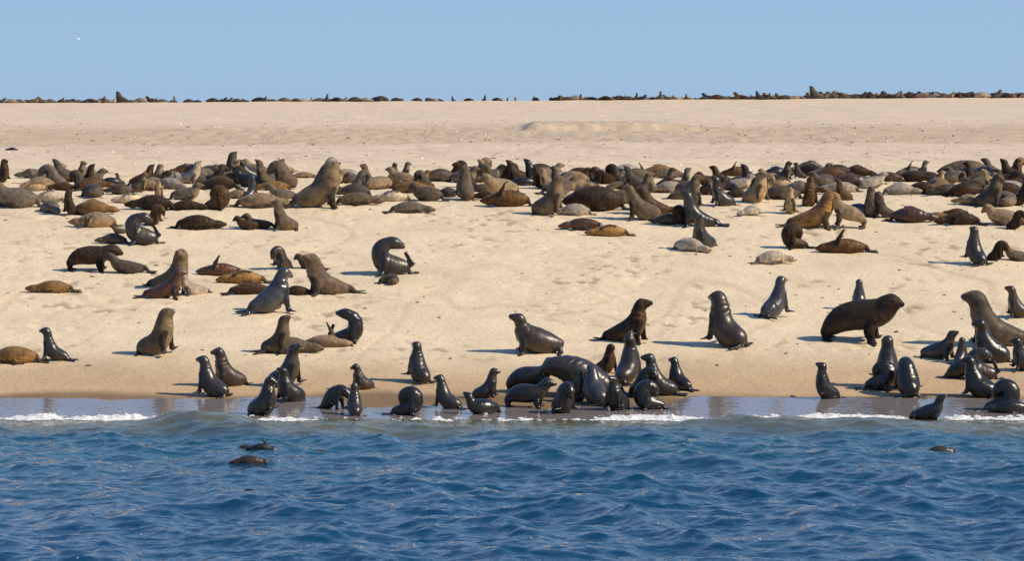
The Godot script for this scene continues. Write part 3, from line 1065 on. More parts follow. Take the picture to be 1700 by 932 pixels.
	s("curl", 1606, 577, 1667, 632, 10, "wetgrey", "round-backed wet seal with head tucked down in the right-hand crowd", {"f": 1.1, "k": 1.3})
	s("sit", 1602, 590, 1654, 662, 200, "wet", "round-headed black seal sitting upright on the wet sand, right-hand crowd", {"f": 1.15, "n": -10})
	s("curl_down", 1620, 628, 1694, 685, 180, "wet", "wet seal bending its whiskered face down to its belly at lower right", {"f": 1.1, "k": 1.2})
	s("lie", 1636, 664, 1724, 688, 180, "wet", "black back of a seal lying in the foam at the right edge", {"f": 1.1})
	s("prone_up", 1499, 653, 1572, 701, 20, "wet", "glossy black seal sitting alone in the breaking foam near the right", {"a": 16, "f": 1.15, "ff": "st"})
	s("sit", 1683, 556, 1722, 618, 170, "wet", "black seal cut by the right edge behind the glossy one", {"f": 1.1})


func list_middle() -> void:
	group_now = "seals spread over the middle beach"
	cell_now = 0.0235
	s("lie", 42, 464, 135, 486, 180, "gold", "golden brown mottled seal asleep on the far left, head to the left", {"f": 1.0})
	s("walk_low", 111, 404, 202, 452, 0, "dark", "dark brown shaggy seal standing over a resting one on the left", {"f": 1.12, "k": 1.3})
	s("prone", 173, 414, 258, 454, 180, "slate", "grey seal lying with raised shoulder under the dark shaggy one's muzzle", {"n": -20})
	s("flip", 118, 403, 172, 436, 180, "slate", "resting seal with a small raised flipper behind the dark shaggy one")
	s("slope_up", 226, 404, 313, 481, 20, "greybrown", "tan-headed seal with thick raised neck, rear one of a trio on the left", {"a": 12, "n": -22, "t": 85, "k": 1.4})
	s("slope", 219, 446, 312, 497, 2, "red", "reddish brown seal propped on its flippers, front one of a trio", {"a": -2, "n": -12})
	s("slope", 297, 443, 357, 491, 150, "silver", "pale-bodied seal with open mouth, right one of a trio", {"t": 80, "a": -4})
	s("sit_up", 214, 514, 300, 592, 18, "greybrown", "stout grey-brown seal sitting alone with its face lifted to the right", {"f": 1.25, "k": 1.6, "n": -18})
	s("sit", 62, 546, 131, 600, 192, "wetgrey", "small wet pup-like seal with a brown head beside a sleeping golden back", {"hf": "b", "f": 1.02})
	s("lie", -28, 571, 78, 604, 180, "gold", "speckled golden seal sleeping at the left edge, cut by it", {"f": 1.25})
	s("flip", 322, 424, 418, 457, 180, "red", "red-brown seal lying with a dark flipper over its back, rearmost of three sleepers")
	s("side", 361, 443, 452, 471, 180, "gold", "golden seal asleep on its side, middle one of three sleepers")
	s("side", 370, 460, 455, 490, 0, "brown", "shining brown seal with flippers to the left, front one of three sleepers")
	s("hunch", 445, 407, 493, 448, 140, "damp", "brown round-backed seal curled up sitting behind the three sleepers", {"f": 1.2})
	s("prone", 489, 419, 546, 448, 200, "slate", "dark seal lying behind the big-necked grey-brown one, flippers to the right", {"n": -40})
	s("slope_up", 497, 426, 615, 491, 172, "greybrown", "big-necked grey-brown seal with creamy throat and tail stretched to the right", {"a": 6, "k": 1.5, "n": -16, "t": -25})
	s("slope", 388, 452, 494, 522, 330, "sleek", "bluish wet seal seen from behind walking away to the right in mid beach", {"a": 14, "f": 1.3, "n": -40})
	s("lie", 466, 468, 520, 490, 180, "dark", "dark seal lying hidden behind the bluish wet one", {"f": 1.2})
	s("curl", 610, 398, 702, 458, 0, "wetgrey", "black glossy seal bent over, scratching its chin with a hind flipper, beside a round pup", {"f": 1.1, "k": 1.15})
	s("ball", 622, 449, 660, 473, 60, "slate", "small grey-brown pup curled in a ball in front of the scratching seal", {"f": 1.35, "name": "seal_pup"})
	s("sit_up", 430, 519, 485, 588, 25, "slate", "grey seal with folded neck sitting upright behind two long sleepers", {"n": -10, "f": 1.15, "k": 1.35})
	s("lie", 418, 559, 535, 588, 0, "greybrown", "long grey-brown seal asleep with head to the right, front of a sleeping pair", {"f": 1.0, "k": 1.2})
	s("side", 483, 543, 591, 577, 0, "tan", "tan seal asleep with a flipper raised, behind the front sleeper", {"ff": "tu"})
	s("curl_high", 531, 515, 608, 574, 180, "wet", "glossy black seal arching its back in a hoop over the tan sleepers", {"f": 1.06, "k": 1.25, "n": 12})
	s("lie", 637, 331, 720, 354, 2, "grey", "lone grey seal asleep in front of the dense herd, head to the right", {"k": 1.2})
	s("prone", 391, 345, 440, 381, 170, "dark", "dark brown plump seal lying beside a sitting grey-brown one", {"n": -30, "f": 1.3})
	s("prone", 404, 344, 462, 379, 175, "slate", "grey seal resting its head over the dark plump one", {"n": -10})
	s("sit", 446, 333, 499, 383, 170, "greybrown", "grey-brown seal sitting upright facing left with folds at the waist, front of the herd", {"f": 1.2, "n": 12, "k": 1.3})
	s("lie", 280, 351, 372, 381, 0, "dark", "mottled dark brown seal stretched out with its blunt head to the right", {"f": 1.15, "k": 1.3})
	s("hunch", 226, 343, 287, 375, 20, "brown", "brown seal with bent back lying behind the big grooming seal", {"f": 1.2})
	s("curl", 203, 356, 277, 407, 0, "wetgrey", "large dark seal bent forward to groom its flank on the upper left", {"f": 1.15, "k": 1.15})
	s("lie", 164, 374, 214, 405, 180, "slate", "grey seal lying pressed against the big grooming seal's back", {"f": 1.25})
	s("prone", 185, 365, 220, 388, 170, "slate", "small grey seal resting behind the big grooming seal")
	s("lie", 116, 345, 202, 379, 180, "tan", "fat grey-tan seal lying with a dark flipper on its back, head to the left", {"f": 1.35, "ff": "tu", "k": 1.3})
	s("lie", 932, 356, 1010, 382, 180, "red", "red-brown seal lying flat, rear one of a pair in front of the herd")
	s("side", 976, 364, 1050, 392, 180, "gold", "shiny golden brown seal asleep with its face to the left, front one of a pair", {"k": 1.2})
	s("slope_up", 1135, 310, 1206, 377, 186, "wetgrey", "wet black seal with its neck raised and tail stretched down to the right", {"a": 12, "n": -5})
	s("sit_up", 1144, 350, 1200, 413, 140, "wetgrey", "wet seal sitting with lifted muzzle behind a pale sleeping pup", {"t": -70, "hf": "b", "f": 1.15})
	s("lie", 1107, 391, 1180, 418, 40, "pale", "cream-coloured pup asleep with its face towards the boat", {"f": 1.3, "k": 1.5, "name": "seal_pup"})
	s("lie", 1226, 331, 1267, 357, 140, "silver", "silver pup sleeping alone beside the open-mouthed seal", {"f": 1.35, "k": 1.5, "name": "seal_pup"})
	s("tall", 1293, 307, 1334, 355, 110, "tan", "pale tan seal sitting upright facing the boat with nose up", {"n": 35, "f": 1.15})
	s("slope_up", 1290, 314, 1392, 380, 2, "gold", "large tan seal leaning forward to nuzzle a smaller one's face", {"a": 0, "k": 1.35, "n": -36, "f": 1.05})
	s("walk", 1379, 319, 1434, 380, 182, "tan", "pale seal with orange belly standing face to face with the large tan one", {"a": 22, "n": 16, "f": 1.1})
	s("curl_down", 1293, 374, 1360, 414, 0, "dark", "dark brown seal curled with its head tucked to the right, mid right", {"f": 1.15, "k": 1.6})
	s("flip", 1352, 379, 1460, 420, 180, "brown", "brown seal lying on its side with one long flipper raised", {"f": 1.05})
	s("lie", 1246, 411, 1320, 439, 0, "pale", "silver-white pup lying on its side with brown hind flippers", {"f": 1.3, "k": 1.5, "name": "seal_pup"})
	s("tall", 1597, 378, 1648, 441, 240, "wetgrey", "dark seal sitting with its back turned and ears out, right middle beach", {"f": 1.2, "n": 6})
	s("hunch", 1640, 397, 1672, 434, 20, "dark", "dark brown seal sitting bowed behind the one with its back turned", {"f": 1.15})
	s("prone", 1664, 394, 1725, 433, 178, "greybrown", "tan seal with dark head resting at the right edge of the middle beach", {"n": -20})
	s("side", 1470, 330, 1552, 369, 10, "red", "dark seal lying on its side with a raw red belly", {"f": 1.3})
	s("sit", 1450, 317, 1497, 362, 186, "slate", "dark grey seal leaning left behind the red-bellied one", {"hf": "b", "k": 1.4})
	s("lie", 1537, 339, 1572, 363, 0, "gold", "small golden brown seal lying behind the red-bellied one's tail")
	s("lie", 1553, 349, 1640, 375, 180, "dark", "very dark wet seal lying with a shining flipper, right front of the herd", {"f": 1.1, "ff": "tu"})
	s("lie", 1566, 341, 1612, 357, 180, "brown", "brown back of a seal lying behind the very dark wet one")
	s("prone", 1630, 337, 1712, 374, 182, "tan", "tan round-bodied seal lying at the right edge in front of the herd", {"f": 1.35, "n": -40})
	s("hunch", 1661, 351, 1712, 381, 20, "dark", "dark pup bowed at the right edge beside the tan round-bodied one", {"f": 1.1})


func list_herd_left() -> void:
	group_now = "dense herd along the upper beach"
	cell_now = 0.031
	s("lie", 13, 242, 31, 250, 180, "black", "tiny black seal lying alone far behind the herd on the left", {"name": "seal_pup"})
	s("tall", -12, 263, 18, 304, 20, "dark", "dark brown seal sitting upright at the left edge of the herd", {"f": 1.2, "k": 1.5})
	s("lie", 31, 277, 80, 296, 180, "grey", "plain grey seal lying rearmost at the far left", {"f": 1.15})
	s("hunch", 62, 272, 111, 310, 185, "grey", "grey seal arching its neck down to the left beside a nose-up one", {"a": -16, "n": 30})
	s("sit_up", 90, 263, 112, 293, 170, "greybrown", "small seal pointing its nose at the sky behind the arching grey one", {"n": 20})
	s("lie", 106, 278, 136, 295, 0, "greybrown", "grey-brown seal lying right of the nose-up small one")
	s("prone", -6, 299, 69, 345, 178, "grey", "silver-grey seal with raised head and dark flipper hole, far left front", {"f": 1.3, "k": 1.3})
	s("lie", -12, 314, 30, 342, 0, "black", "black seal lying in the shade at the left edge")
	s("side", 36, 300, 82, 317, 180, "tan", "tan seal with dark back asleep above the silver-grey one")
	s("side", 58, 311, 108, 336, 180, "silver", "whitish belly of a seal sleeping right of the silver-grey one", {"f": 1.2})
	s("lie", 57, 332, 98, 354, 60, "grey", "grey pup sleeping with its face turned to the boat, far left front", {"f": 1.2, "name": "seal_pup"})
	s("lie", 82, 298, 128, 316, 180, "brown", "brown seal with its face on the sand left of the pale-chested dark one")
	s("sit_up", 118, 273, 163, 313, 15, "dark", "dark seal with frosted chest stretching its nose up to the right", {"a": -6, "n": -6})
	s("ball", 130, 301, 166, 328, 90, "slate", "dark grey seal curled up round behind the golden mottled sleeper", {"f": 1.5})
	s("tall", 101, 309, 136, 358, 150, "dark", "dark brown seal upright with head thrown back, front left of the herd", {"n": 50, "k": 1.3})
	s("side", 122, 322, 187, 357, 0, "gold", "golden mottled seal lying right behind the dark upright one", {"f": 1.25})
	s("lie", 166, 286, 203, 309, 180, "black", "black seal lying with its face down left of a small grey sitter", {"f": 1.2})
	s("sit", 190, 287, 209, 306, 180, "slate", "small grey seal sitting behind the black face-down one")
	s("lie", 178, 300, 222, 323, 180, "slate", "dark grey rounded seal lying beneath the small grey sitter", {"f": 1.3})
	s("sit", 214, 286, 249, 320, 10, "greybrown", "grey-brown seal sitting with its head to the right, upper left herd", {"n": -25, "f": 1.2})
	s("side", 190, 320, 246, 337, 180, "pale", "white-bellied seal asleep on its side, upper left herd")
	s("lie", 214, 327, 297, 349, 180, "dark", "long dark seal with golden flecks lying in front, head to the left", {"f": 1.05})
	s("lie", 282, 328, 336, 349, 0, "dark", "dark golden seal lying tail to tail with the long dark one")
	s("tall", 252, 299, 276, 329, 85, "tan", "tan seal sitting and facing the boat between dark sleepers", {"f": 1.15, "n": 15})
	s("prone", 278, 302, 333, 332, 10, "grey", "silver-grey seal with its face to the right in the upper left herd", {"f": 1.2})
	s("prone", 266, 276, 303, 304, 178, "greybrown", "barking seal with open mouth facing left, rear of the left herd", {"a": 14})
	s("lie", 290, 281, 325, 298, 0, "grey", "grey seal lying right of the barking one")
	s("hunch", 307, 271, 342, 305, 175, "slate", "dark grey round-shouldered seal sitting right of the barking one", {"f": 1.3, "k": 1.4, "a": -10, "n": 30})
	s("lie", 243, 297, 304, 314, 180, "slate", "dark seal lying below the barking one")
	s("sit_up", 356, 250, 394, 301, 12, "slate", "tallest grey seal of the rear left herd with nose raised right", {"k": 1.4, "n": 8})
	s("tall", 372, 270, 396, 302, 60, "grey", "grey seal sitting in front of the tallest nose-up one", {"f": 1.1, "n": -30})
	s("flip", 383, 277, 424, 302, 180, "black", "black seal with a fan-like raised flipper in the rear left herd")
	s("tall", 403, 290, 430, 331, 300, "sleek", "small shining blue-grey seal standing upright in the left herd", {"n": 4})
	s("sit_up", 426, 261, 457, 309, 165, "greybrown", "grey seal with orange chest and lifted nose, rear left herd", {"n": 4})
	s("hunch", 446, 265, 492, 312, 180, "greybrown", "stout seal bowing its head to the left behind the great bull", {"f": 1.35, "k": 1.5, "a": -8, "n": 16})
	s("lie", 328, 295, 400, 315, 180, "dark", "dark brown seal lying stretched behind the blue-grey one")
	s("lie", 428, 298, 485, 316, 180, "gold", "golden grey seal lying under the bowing stout one")
	s("lie", 378, 304, 414, 330, 180, "tan", "tan seal lying left of the blue-grey one", {"f": 1.2})
	s("curl_down", 328, 306, 380, 349, 180, "brown", "brown-tan seal bent round to groom, with black flippers", {"f": 1.2})
	s("lie", 382, 323, 480, 345, 0, "tan", "long tan-grey seal asleep in front of the left herd", {})
	s("prone", 444, 308, 500, 331, 178, "grey", "grey seal with dark face lying left against the great bull", {"f": 1.1, "n": -10})
	s("slope_up", 472, 265, 560, 345, 350, "greybrown", "great grey-brown bull sitting with its back to the boat, nose up", {"f": 1.25, "k": 1.9, "a": 10, "n": -6, "name": "bull_seal"})
	s("lie", 486, 279, 520, 296, 0, "tan", "tan seal lying left behind the great bull's neck")
	s("prone", 540, 279, 574, 305, 5, "dark", "dark seal lying right behind the great bull's neck")
	s("prone", 552, 295, 586, 323, 180, "dark", "dark seal raising its head beside the great bull's shoulder", {"a": 8})
	s("lie", 560, 301, 618, 328, 180, "slate", "rounded grey seal lying right of the great bull", {"f": 1.35})
	s("lie", 553, 320, 630, 341, 0, "greybrown", "tan-grey seal asleep at the great bull's front, head to the right")
	s("sit_up", 596, 269, 631, 312, 140, "greybrown", "pale-chested seal with pointed face sitting left of three rear heads", {"f": 1.1, "n": -15})
	s("lie", 582, 285, 612, 303, 180, "slate", "dark grey seal lying left of the pale-chested one")
	s("sit", 634, 269, 669, 301, 60, "slate", "dark seal sitting and facing the boat, middle of three rear heads", {"f": 1.15})
	s("sit", 657, 267, 682, 300, 10, "grey", "grey seal with its face to the right, right one of three rear heads", {"f": 1.1})
	s("prone_up", 676, 279, 713, 304, 8, "gold", "golden-throated seal lifting its head to the right of three rear heads", {"a": 16, "n": -12})
	s("lie", 614, 294, 688, 313, 180, "brown", "brown seal lying below the three rear heads")
	s("lie", 645, 302, 720, 320, 0, "gold", "golden brown seal lying under the golden-throated one")
	s("side", 622, 316, 686, 334, 180, "silver", "whitish tan seal on its side left of the round grey rump")
	s("prone", 684, 304, 740, 334, 182, "slate", "seal with a round slate-grey rump turned to the boat, mid herd", {"f": 1.35, "n": -30})
	s("lie", 730, 297, 760, 327, 200, "slate", "dark seal lying just left of the upright brown-headed one", {"f": 1.3})
	s("tall", 752, 273, 792, 333, 255, "greybrown", "upright brown-headed seal with its back to the boat, centre of the herd", {"f": 1.22, "k": 1.5})


func list_herd_right() -> void:
	group_now = "dense herd along the upper beach"
	cell_now = 0.031
	s("lie", 782, 299, 818, 319, 180, "slate", "dark grey seal lying right of the upright brown-headed one", {"f": 1.2})
	s("lie", 787, 311, 825, 330, 180, "dark", "dark brown seal lying below the golden-faced one's chin")
	s("lie", 783, 289, 818, 303, 180, "grey", "grey seal lying left behind the golden-faced one")
	s("prone", 803, 289, 868, 324, 150, "tan", "large golden-faced seal looking left towards the boat", {"f": 1.35, "k": 1.5, "n": -24})
	s("lie", 849, 287, 892, 308, 180, "black", "black seal lying behind the golden-faced one, pale belly showing")
	s("sit", 882, 275, 913, 313, 165, "dark", "dark brown seal sitting with its head to the left, centre rear", {"f": 1.2, "k": 1.5})
	s("flip", 796, 316, 895, 343, 180, "brown", "dark brown seal with golden patches and a raised black flipper, centre front", {"f": 1.2})
	s("sit_up", 882, 291, 938, 358, 15, "greybrown", "seal with deep neck folds lifting its chin to the right, centre front", {"f": 1.25, "k": 1.5, "n": -6})
	s("lie", 928, 332, 982, 358, 180, "silver", "silver pup asleep at the feet of the fold-necked seal", {"f": 1.25, "name": "seal_pup"})
	s("prone", 939, 277, 978, 303, 5, "brown", "brown seal with pale cheeks raising its head in the centre rear", {"a": 12, "f": 1.2})
	s("lie", 896, 296, 964, 322, 0, "grey", "long grey seal lying behind the fold-necked one", {"f": 1.2})
	s("side", 930, 306, 968, 330, 180, "pale", "pale-bellied seal squeezed between the fold-necked one and the dark bull")
	s("lie", 948, 304, 1038, 350, 180, "dark", "huge dark rounded bull asleep in the centre front of the herd", {"f": 1.45, "k": 1.7, "name": "bull_seal"})
	s("lie", 960, 277, 1012, 298, 180, "slate", "dark seal lying left of the white-patched one, centre rear")
	s("side", 1003, 271, 1046, 290, 180, "pale", "white-patched seal lying rearmost in the centre")
	s("lie", 1036, 270, 1074, 292, 0, "slate", "dark grey seal lying between the white-patched and the reddish one")
	s("side", 1067, 268, 1120, 290, 0, "gold", "reddish brown seal with cream belly lying rearmost, right of centre")
	s("prone", 1004, 287, 1042, 314, 5, "tan", "grey-tan seal with raised face looking right over the sleepers", {"a": 14})
	s("hunch", 980, 281, 1006, 306, 10, "dark", "dark brown seal bowing between the pale cheeked and the raised tan one")
	s("lie", 952, 292, 996, 315, 180, "grey", "grey seal lying above the huge dark bull")
	s("lie", 1000, 310, 1070, 338, 180, "greybrown", "golden-grey seal lying right of the huge dark bull", {"f": 1.15})
	s("lie", 1034, 297, 1082, 317, 180, "dark", "dark seal with its head to the left above the golden-grey one")
	s("sit_up", 1072, 291, 1103, 320, 170, "tan", "small tan seal looking up to the left in mid herd", {"n": 5})
	s("lie", 1090, 289, 1130, 310, 0, "brown", "dark-brown and tan seal lying behind the small tan one")
	s("sit", 1115, 278, 1150, 313, 20, "grey", "grey seal sitting sidelong left of two tan neighbours", {"n": 20})
	s("slope_up", 1102, 285, 1162, 332, 5, "greybrown", "tan-grey seal leaning right with closed eyes in mid herd", {"a": 4, "n": -18})
	s("slope_up", 1060, 304, 1128, 357, 182, "brown", "brown seal leaning left behind the bowed grey-brown one", {"k": 1.4, "n": -20})
	s("sit_up", 1040, 301, 1106, 366, 186, "greybrown", "grey-brown seal stretching its neck left with a long shadow on the sand", {"a": -20, "n": -16, "f": 1.15, "hf": "b"})
	s("lie", 1083, 352, 1140, 372, 180, "slate", "dark mottled pup lying at the feet of the neck-stretching seal", {"f": 1.1, "name": "seal_pup"})
	s("tall", 1133, 299, 1172, 345, 95, "slate", "seal with striped folds on its neck sitting behind the wet black one", {"k": 1.6, "f": 1.2, "n": -18})
	s("hunch", 1117, 338, 1150, 374, 150, "dark", "dark brown seal crouching between the mottled pup and the wet black one")
	s("sit", 1164, 289, 1192, 324, 60, "tan", "tan seal sitting left of the wet nose-up one in mid herd")
	s("sit_up", 1180, 289, 1230, 343, 165, "wetgrey", "wet dark seal with its nose up, sitting at the front right of centre", {"hf": "b", "f": 1.1})
	s("prone_up", 1180, 270, 1226, 305, 180, "dark", "long-necked dark seal standing out at the rear, looking left", {"a": 22, "n": -20})
	s("lie", 1204, 302, 1240, 328, 0, "dark", "dark seal lying left of the open-mouthed tan-bellied one")
	s("sit", 1230, 278, 1278, 338, 40, "tan", "tan-bellied seal with dark head and open mouth, sitting tall", {"f": 1.2, "k": 1.3})
	s("prone", 1263, 275, 1296, 297, 175, "tan", "seal head looking left right behind the open-mouthed one")
	s("lie", 1260, 287, 1314, 306, 180, "dark", "dark brown seal lying right of the open-mouthed one")
	s("lie", 1262, 302, 1332, 331, 180, "slate", "long grey-dark seal lying behind the pale upright tan one", {"f": 1.1})
	s("lie", 1210, 287, 1248, 303, 0, "slate", "dark seal lying beside the white gull")
	s("lie", 1082, 279, 1134, 296, 0, "grey", "grey seal lying under the cream-bellied reddish one")
	s("tall", 1322, 289, 1364, 343, 80, "brown", "brown seal facing the boat with lifted nose behind the nuzzling pair", {"n": 40, "f": 1.15, "k": 1.3})
	s("tall", 1316, 270, 1341, 296, 200, "slate", "dark seal whose head leans left like one arm of a V, rear right", {"a": -14})
	s("slope_up", 1338, 270, 1376, 293, 5, "grey", "grey seal whose neck leans right like one arm of a V, rear right", {"a": -16, "n": -20})
	s("lie", 1348, 283, 1386, 299, 180, "slate", "dark seal lying right of the V-shaped pair")
	s("lie", 1372, 288, 1448, 310, 0, "red", "long reddish brown seal lying in the right rear of the herd")
	s("lie", 1366, 299, 1428, 319, 180, "silver", "pale tan seal lying under the long reddish brown one")
	s("lie", 1346, 293, 1382, 309, 180, "dark", "dark seal lying behind the lifted nose of the brown one")
	s("lie", 1418, 287, 1456, 304, 180, "grey", "grey seal lying left of the dark red-brown sleeper")
	s("lie", 1446, 283, 1503, 302, 180, "red", "dark red-brown seal asleep, rear row on the right")
	s("side", 1462, 302, 1524, 324, 0, "silver", "smooth pale tan seal sleeping above the red-bellied one", {"f": 1.1})
	s("lie", 1446, 293, 1472, 307, 160, "pale", "whitish pup lying left of the smooth pale tan sleeper", {"name": "seal_pup"})
	s("sit_up", 1386, 296, 1424, 333, 172, "brown", "brown seal with nose raised left behind the pale face-to-face one", {"f": 1.2, "hf": "b"})
	s("lie", 1402, 320, 1446, 360, 180, "sleek", "bluish wet seal lying right behind the pale face-to-face one", {"f": 1.4})
	s("tall", 1428, 304, 1464, 360, 95, "slate", "dark seal with pale chest upright facing the boat, right of the nuzzling pair", {"n": 20, "f": 1.1})
	s("lie", 1508, 290, 1556, 322, 180, "dark", "dark seal lying left of the golden rounded one", {"f": 1.2})
	s("ball", 1528, 293, 1572, 322, 100, "gold", "golden rounded seal curled at the front of the right herd", {"f": 1.4})
	s("sit", 1512, 267, 1545, 296, 5, "grey", "slim grey seal with thin neck looking right, right rear", {"f": 0.95})
	s("prone", 1528, 275, 1560, 295, 180, "dark", "dark seal with its head to the left beside the slim grey one")
	s("ball", 1554, 284, 1588, 304, 100, "slate", "dark grey curled seal left below the grey hump-backed bull", {"f": 1.4})
	s("prone", 1575, 282, 1598, 302, 60, "red", "small red-brown head below the grey hump-backed bull")
	s("lie", 1568, 262, 1646, 295, 180, "greybrown", "grey hump-backed bull lying rearmost on the right", {"f": 1.2, "k": 1.6, "name": "bull_seal"})
	s("sit", 1599, 267, 1629, 303, 185, "dark", "dark brown seal sitting before the grey hump-backed bull")
	s("prone_up", 1630, 258, 1678, 293, 178, "slate", "dark seal pointing its nose up left at the bull's rump", {"a": 22, "n": -24, "k": 1.3})
	s("sit", 1667, 264, 1697, 293, 10, "dark", "dark seal with open mouth looking right, right rear corner", {"f": 1.1})
	s("lie", 1660, 284, 1716, 302, 180, "dark", "dark seal lying in the right rear corner")
	s("lie", 1575, 296, 1632, 327, 0, "dark", "dark brown bull-sized seal lying left of the sitting grey one", {"f": 1.3})
	s("lie", 1545, 300, 1594, 325, 180, "slate", "grey seal lying between the golden rounded and the bull-sized dark one", {"f": 1.2})
	s("lie", 1586, 316, 1628, 340, 180, "tan", "round tan pup lying alone in a gap at the right front", {"f": 1.4, "k": 1.5, "name": "seal_pup"})
	s("sit", 1617, 288, 1670, 344, 18, "slate", "large dark grey seal sitting with lowered muzzle, right front", {"f": 1.2, "k": 1.5, "n": -22})
	s("ball", 1639, 311, 1680, 343, 80, "grey", "frosted grey seal curled right of the large dark grey one", {"f": 1.4})
	s("sit", 1672, 299, 1712, 342, 15, "dark", "dark seal sitting cut by the right edge of the herd", {"f": 1.1})
	s("lie", 1640, 300, 1712, 318, 180, "silver", "pale grey seal lying behind the large dark grey one")


func list_swimmers() -> void:
	group_now = "seals swimming in front of the beach"
	cell_now = 0.022
	s("swim_flip", 396, 729, 462, 751, 0, "black", "black seal rolling in the water with a flipper raised", {"water": 0.16})
	s("swim", 386, 732, 432, 748, 180, "dark", "small dark head of a seal swimming behind the raised flipper", {"water": 0.55})
	s("swim", 512, 736, 556, 748, 180, "dark", "dark head of a seal swimming right of the raised flipper", {"water": 0.6})
	s("swim", 378, 757, 456, 775, 180, "damp", "brown back of a seal swimming nearest the middle left", {"water": 0.46})
	s("swim", 395, 803, 434, 814, 180, "black", "small dark back barely breaking the water, nearest to the boat", {"water": 0.5})
	s("swim", 1532, 740, 1602, 752, 180, "damp", "low dark back of a seal swimming alone on the right", {"water": 0.5})


# the bodies half hidden between the ones that can be told apart
func fill_herd() -> void:
	group_now = "half hidden seals in the dense herd"
	cell_now = 0.031
	var rng := RandomNumberGenerator.new()
	rng.seed = 19
	var furs := ["slate", "dark", "brown", "greybrown", "black", "slate", "tan", "grey", "dark", "tan", "silver"]
	for i in 120:
		var x := rng.randf_range(20.0, 1690.0)
		var y := rng.randf_range(291.0, 316.0)
		if x > 150 and x < 250: y = rng.randf_range(300.0, 324.0)
		if x > 900 and x < 1690: y = rng.randf_range(289.0, 325.0)
		var w := rng.randf_range(50.0, 66.0)
		var pose: String = ["lie", "side", "prone", "prone", "flip", "sit", "lie", "hunch", "lie", "prone", "slope_up", "side"][rng.randi() % 12]
		var high := 36.0 if pose in ["sit", "slope_up"] else 28.0 if pose == "hunch" else 20.0
		if pose == "sit": w = 30.0
		if pose in ["sit", "slope_up"]: y = maxf(y, 302.0)
		var fur: String = furs[rng.randi() % furs.size()]
		s(pose, x - w / 2.0, y - high, x + w / 2.0, y, [0.0, 180.0, 25.0, 160.0, 200.0, 340.0][rng.randi() % 6], fur, "%s seal %s half hidden, %s row, %s of the herd" % [COLOURS[fur], {"lie": "lying", "side": "on its side", "prone": "lying head up", "flip": "with a flipper up", "sit": "sitting", "slope_up": "sitting nose up", "hunch": "bowed"}[pose], "rear" if y < 301.0 else "middle" if y < 310.0 else "front", stretch(x)], {"f": 1.2, "k": 1.3})


func make_herd() -> void:
	list_shore()
	list_middle()
	list_herd_left()
	list_herd_right()
	fill_herd()
	list_swimmers()
	# alike seals share a skin; each pose comes in a few variants
	var keys := []
	var jobs := []
	for i in herd.size():
		var h: Dictionary = herd[i]
		var o: Dictionary = h.o.duplicate()
		if h.cell > 0.025 or h.o.is_empty():
			var v := i % 2
			o.n = o.get("n", 0.0) + [0, -6][v]
			o.t = o.get("t", 0.0) + [0, 12][v]
		if h.cell < 0.02 and h.pose != "stoop" and not o.has("k"): o.f = o.get("f", 1.0) * 1.2
		if not o.has("k"): o.k = 1.16 if h.cell < 0.025 else 1.15
		if h.cell > 0.025: 
			o.f = snappedf(o.get("f", 1.0) * 1.1, 0.15)
			o.n = snappedf(o.get("n", 0.0), 12.0)
			o.k = snappedf(o.k, 0.25)
		if h.pose in ["lie", "side"] and not "bull" in o.get("name", ""):
			o.k = minf(o.get("k", 1.0), 1.0) * 0.92
			if h.cell > 0.022 and not o.has("c"): o.c = [26.0, -30.0, 0.0][i % 3] if h.cell < 0.025 else [28.0, -28.0][i % 2]
		o.erase("water")
		o.erase("name")
		h.key = "%s %s %s" % [h.pose, o, h.cell]
		if not h.key in keys:
			keys.append(h.key)
			jobs.append([h.pose, o, h.cell])
	var made := []
	made.resize(keys.size())
	var id := WorkerThreadPool.add_group_task(func(i: int): made[i] = seal_shape(keys[i], jobs[i][0], jobs[i][1], jobs[i][2]), keys.size())
	WorkerThreadPool.wait_for_group_task_completion(id)
	for i in keys.size(): shapes[keys[i]] = made[i]
	var first := {}
	for h in herd: place_seal(h, first)


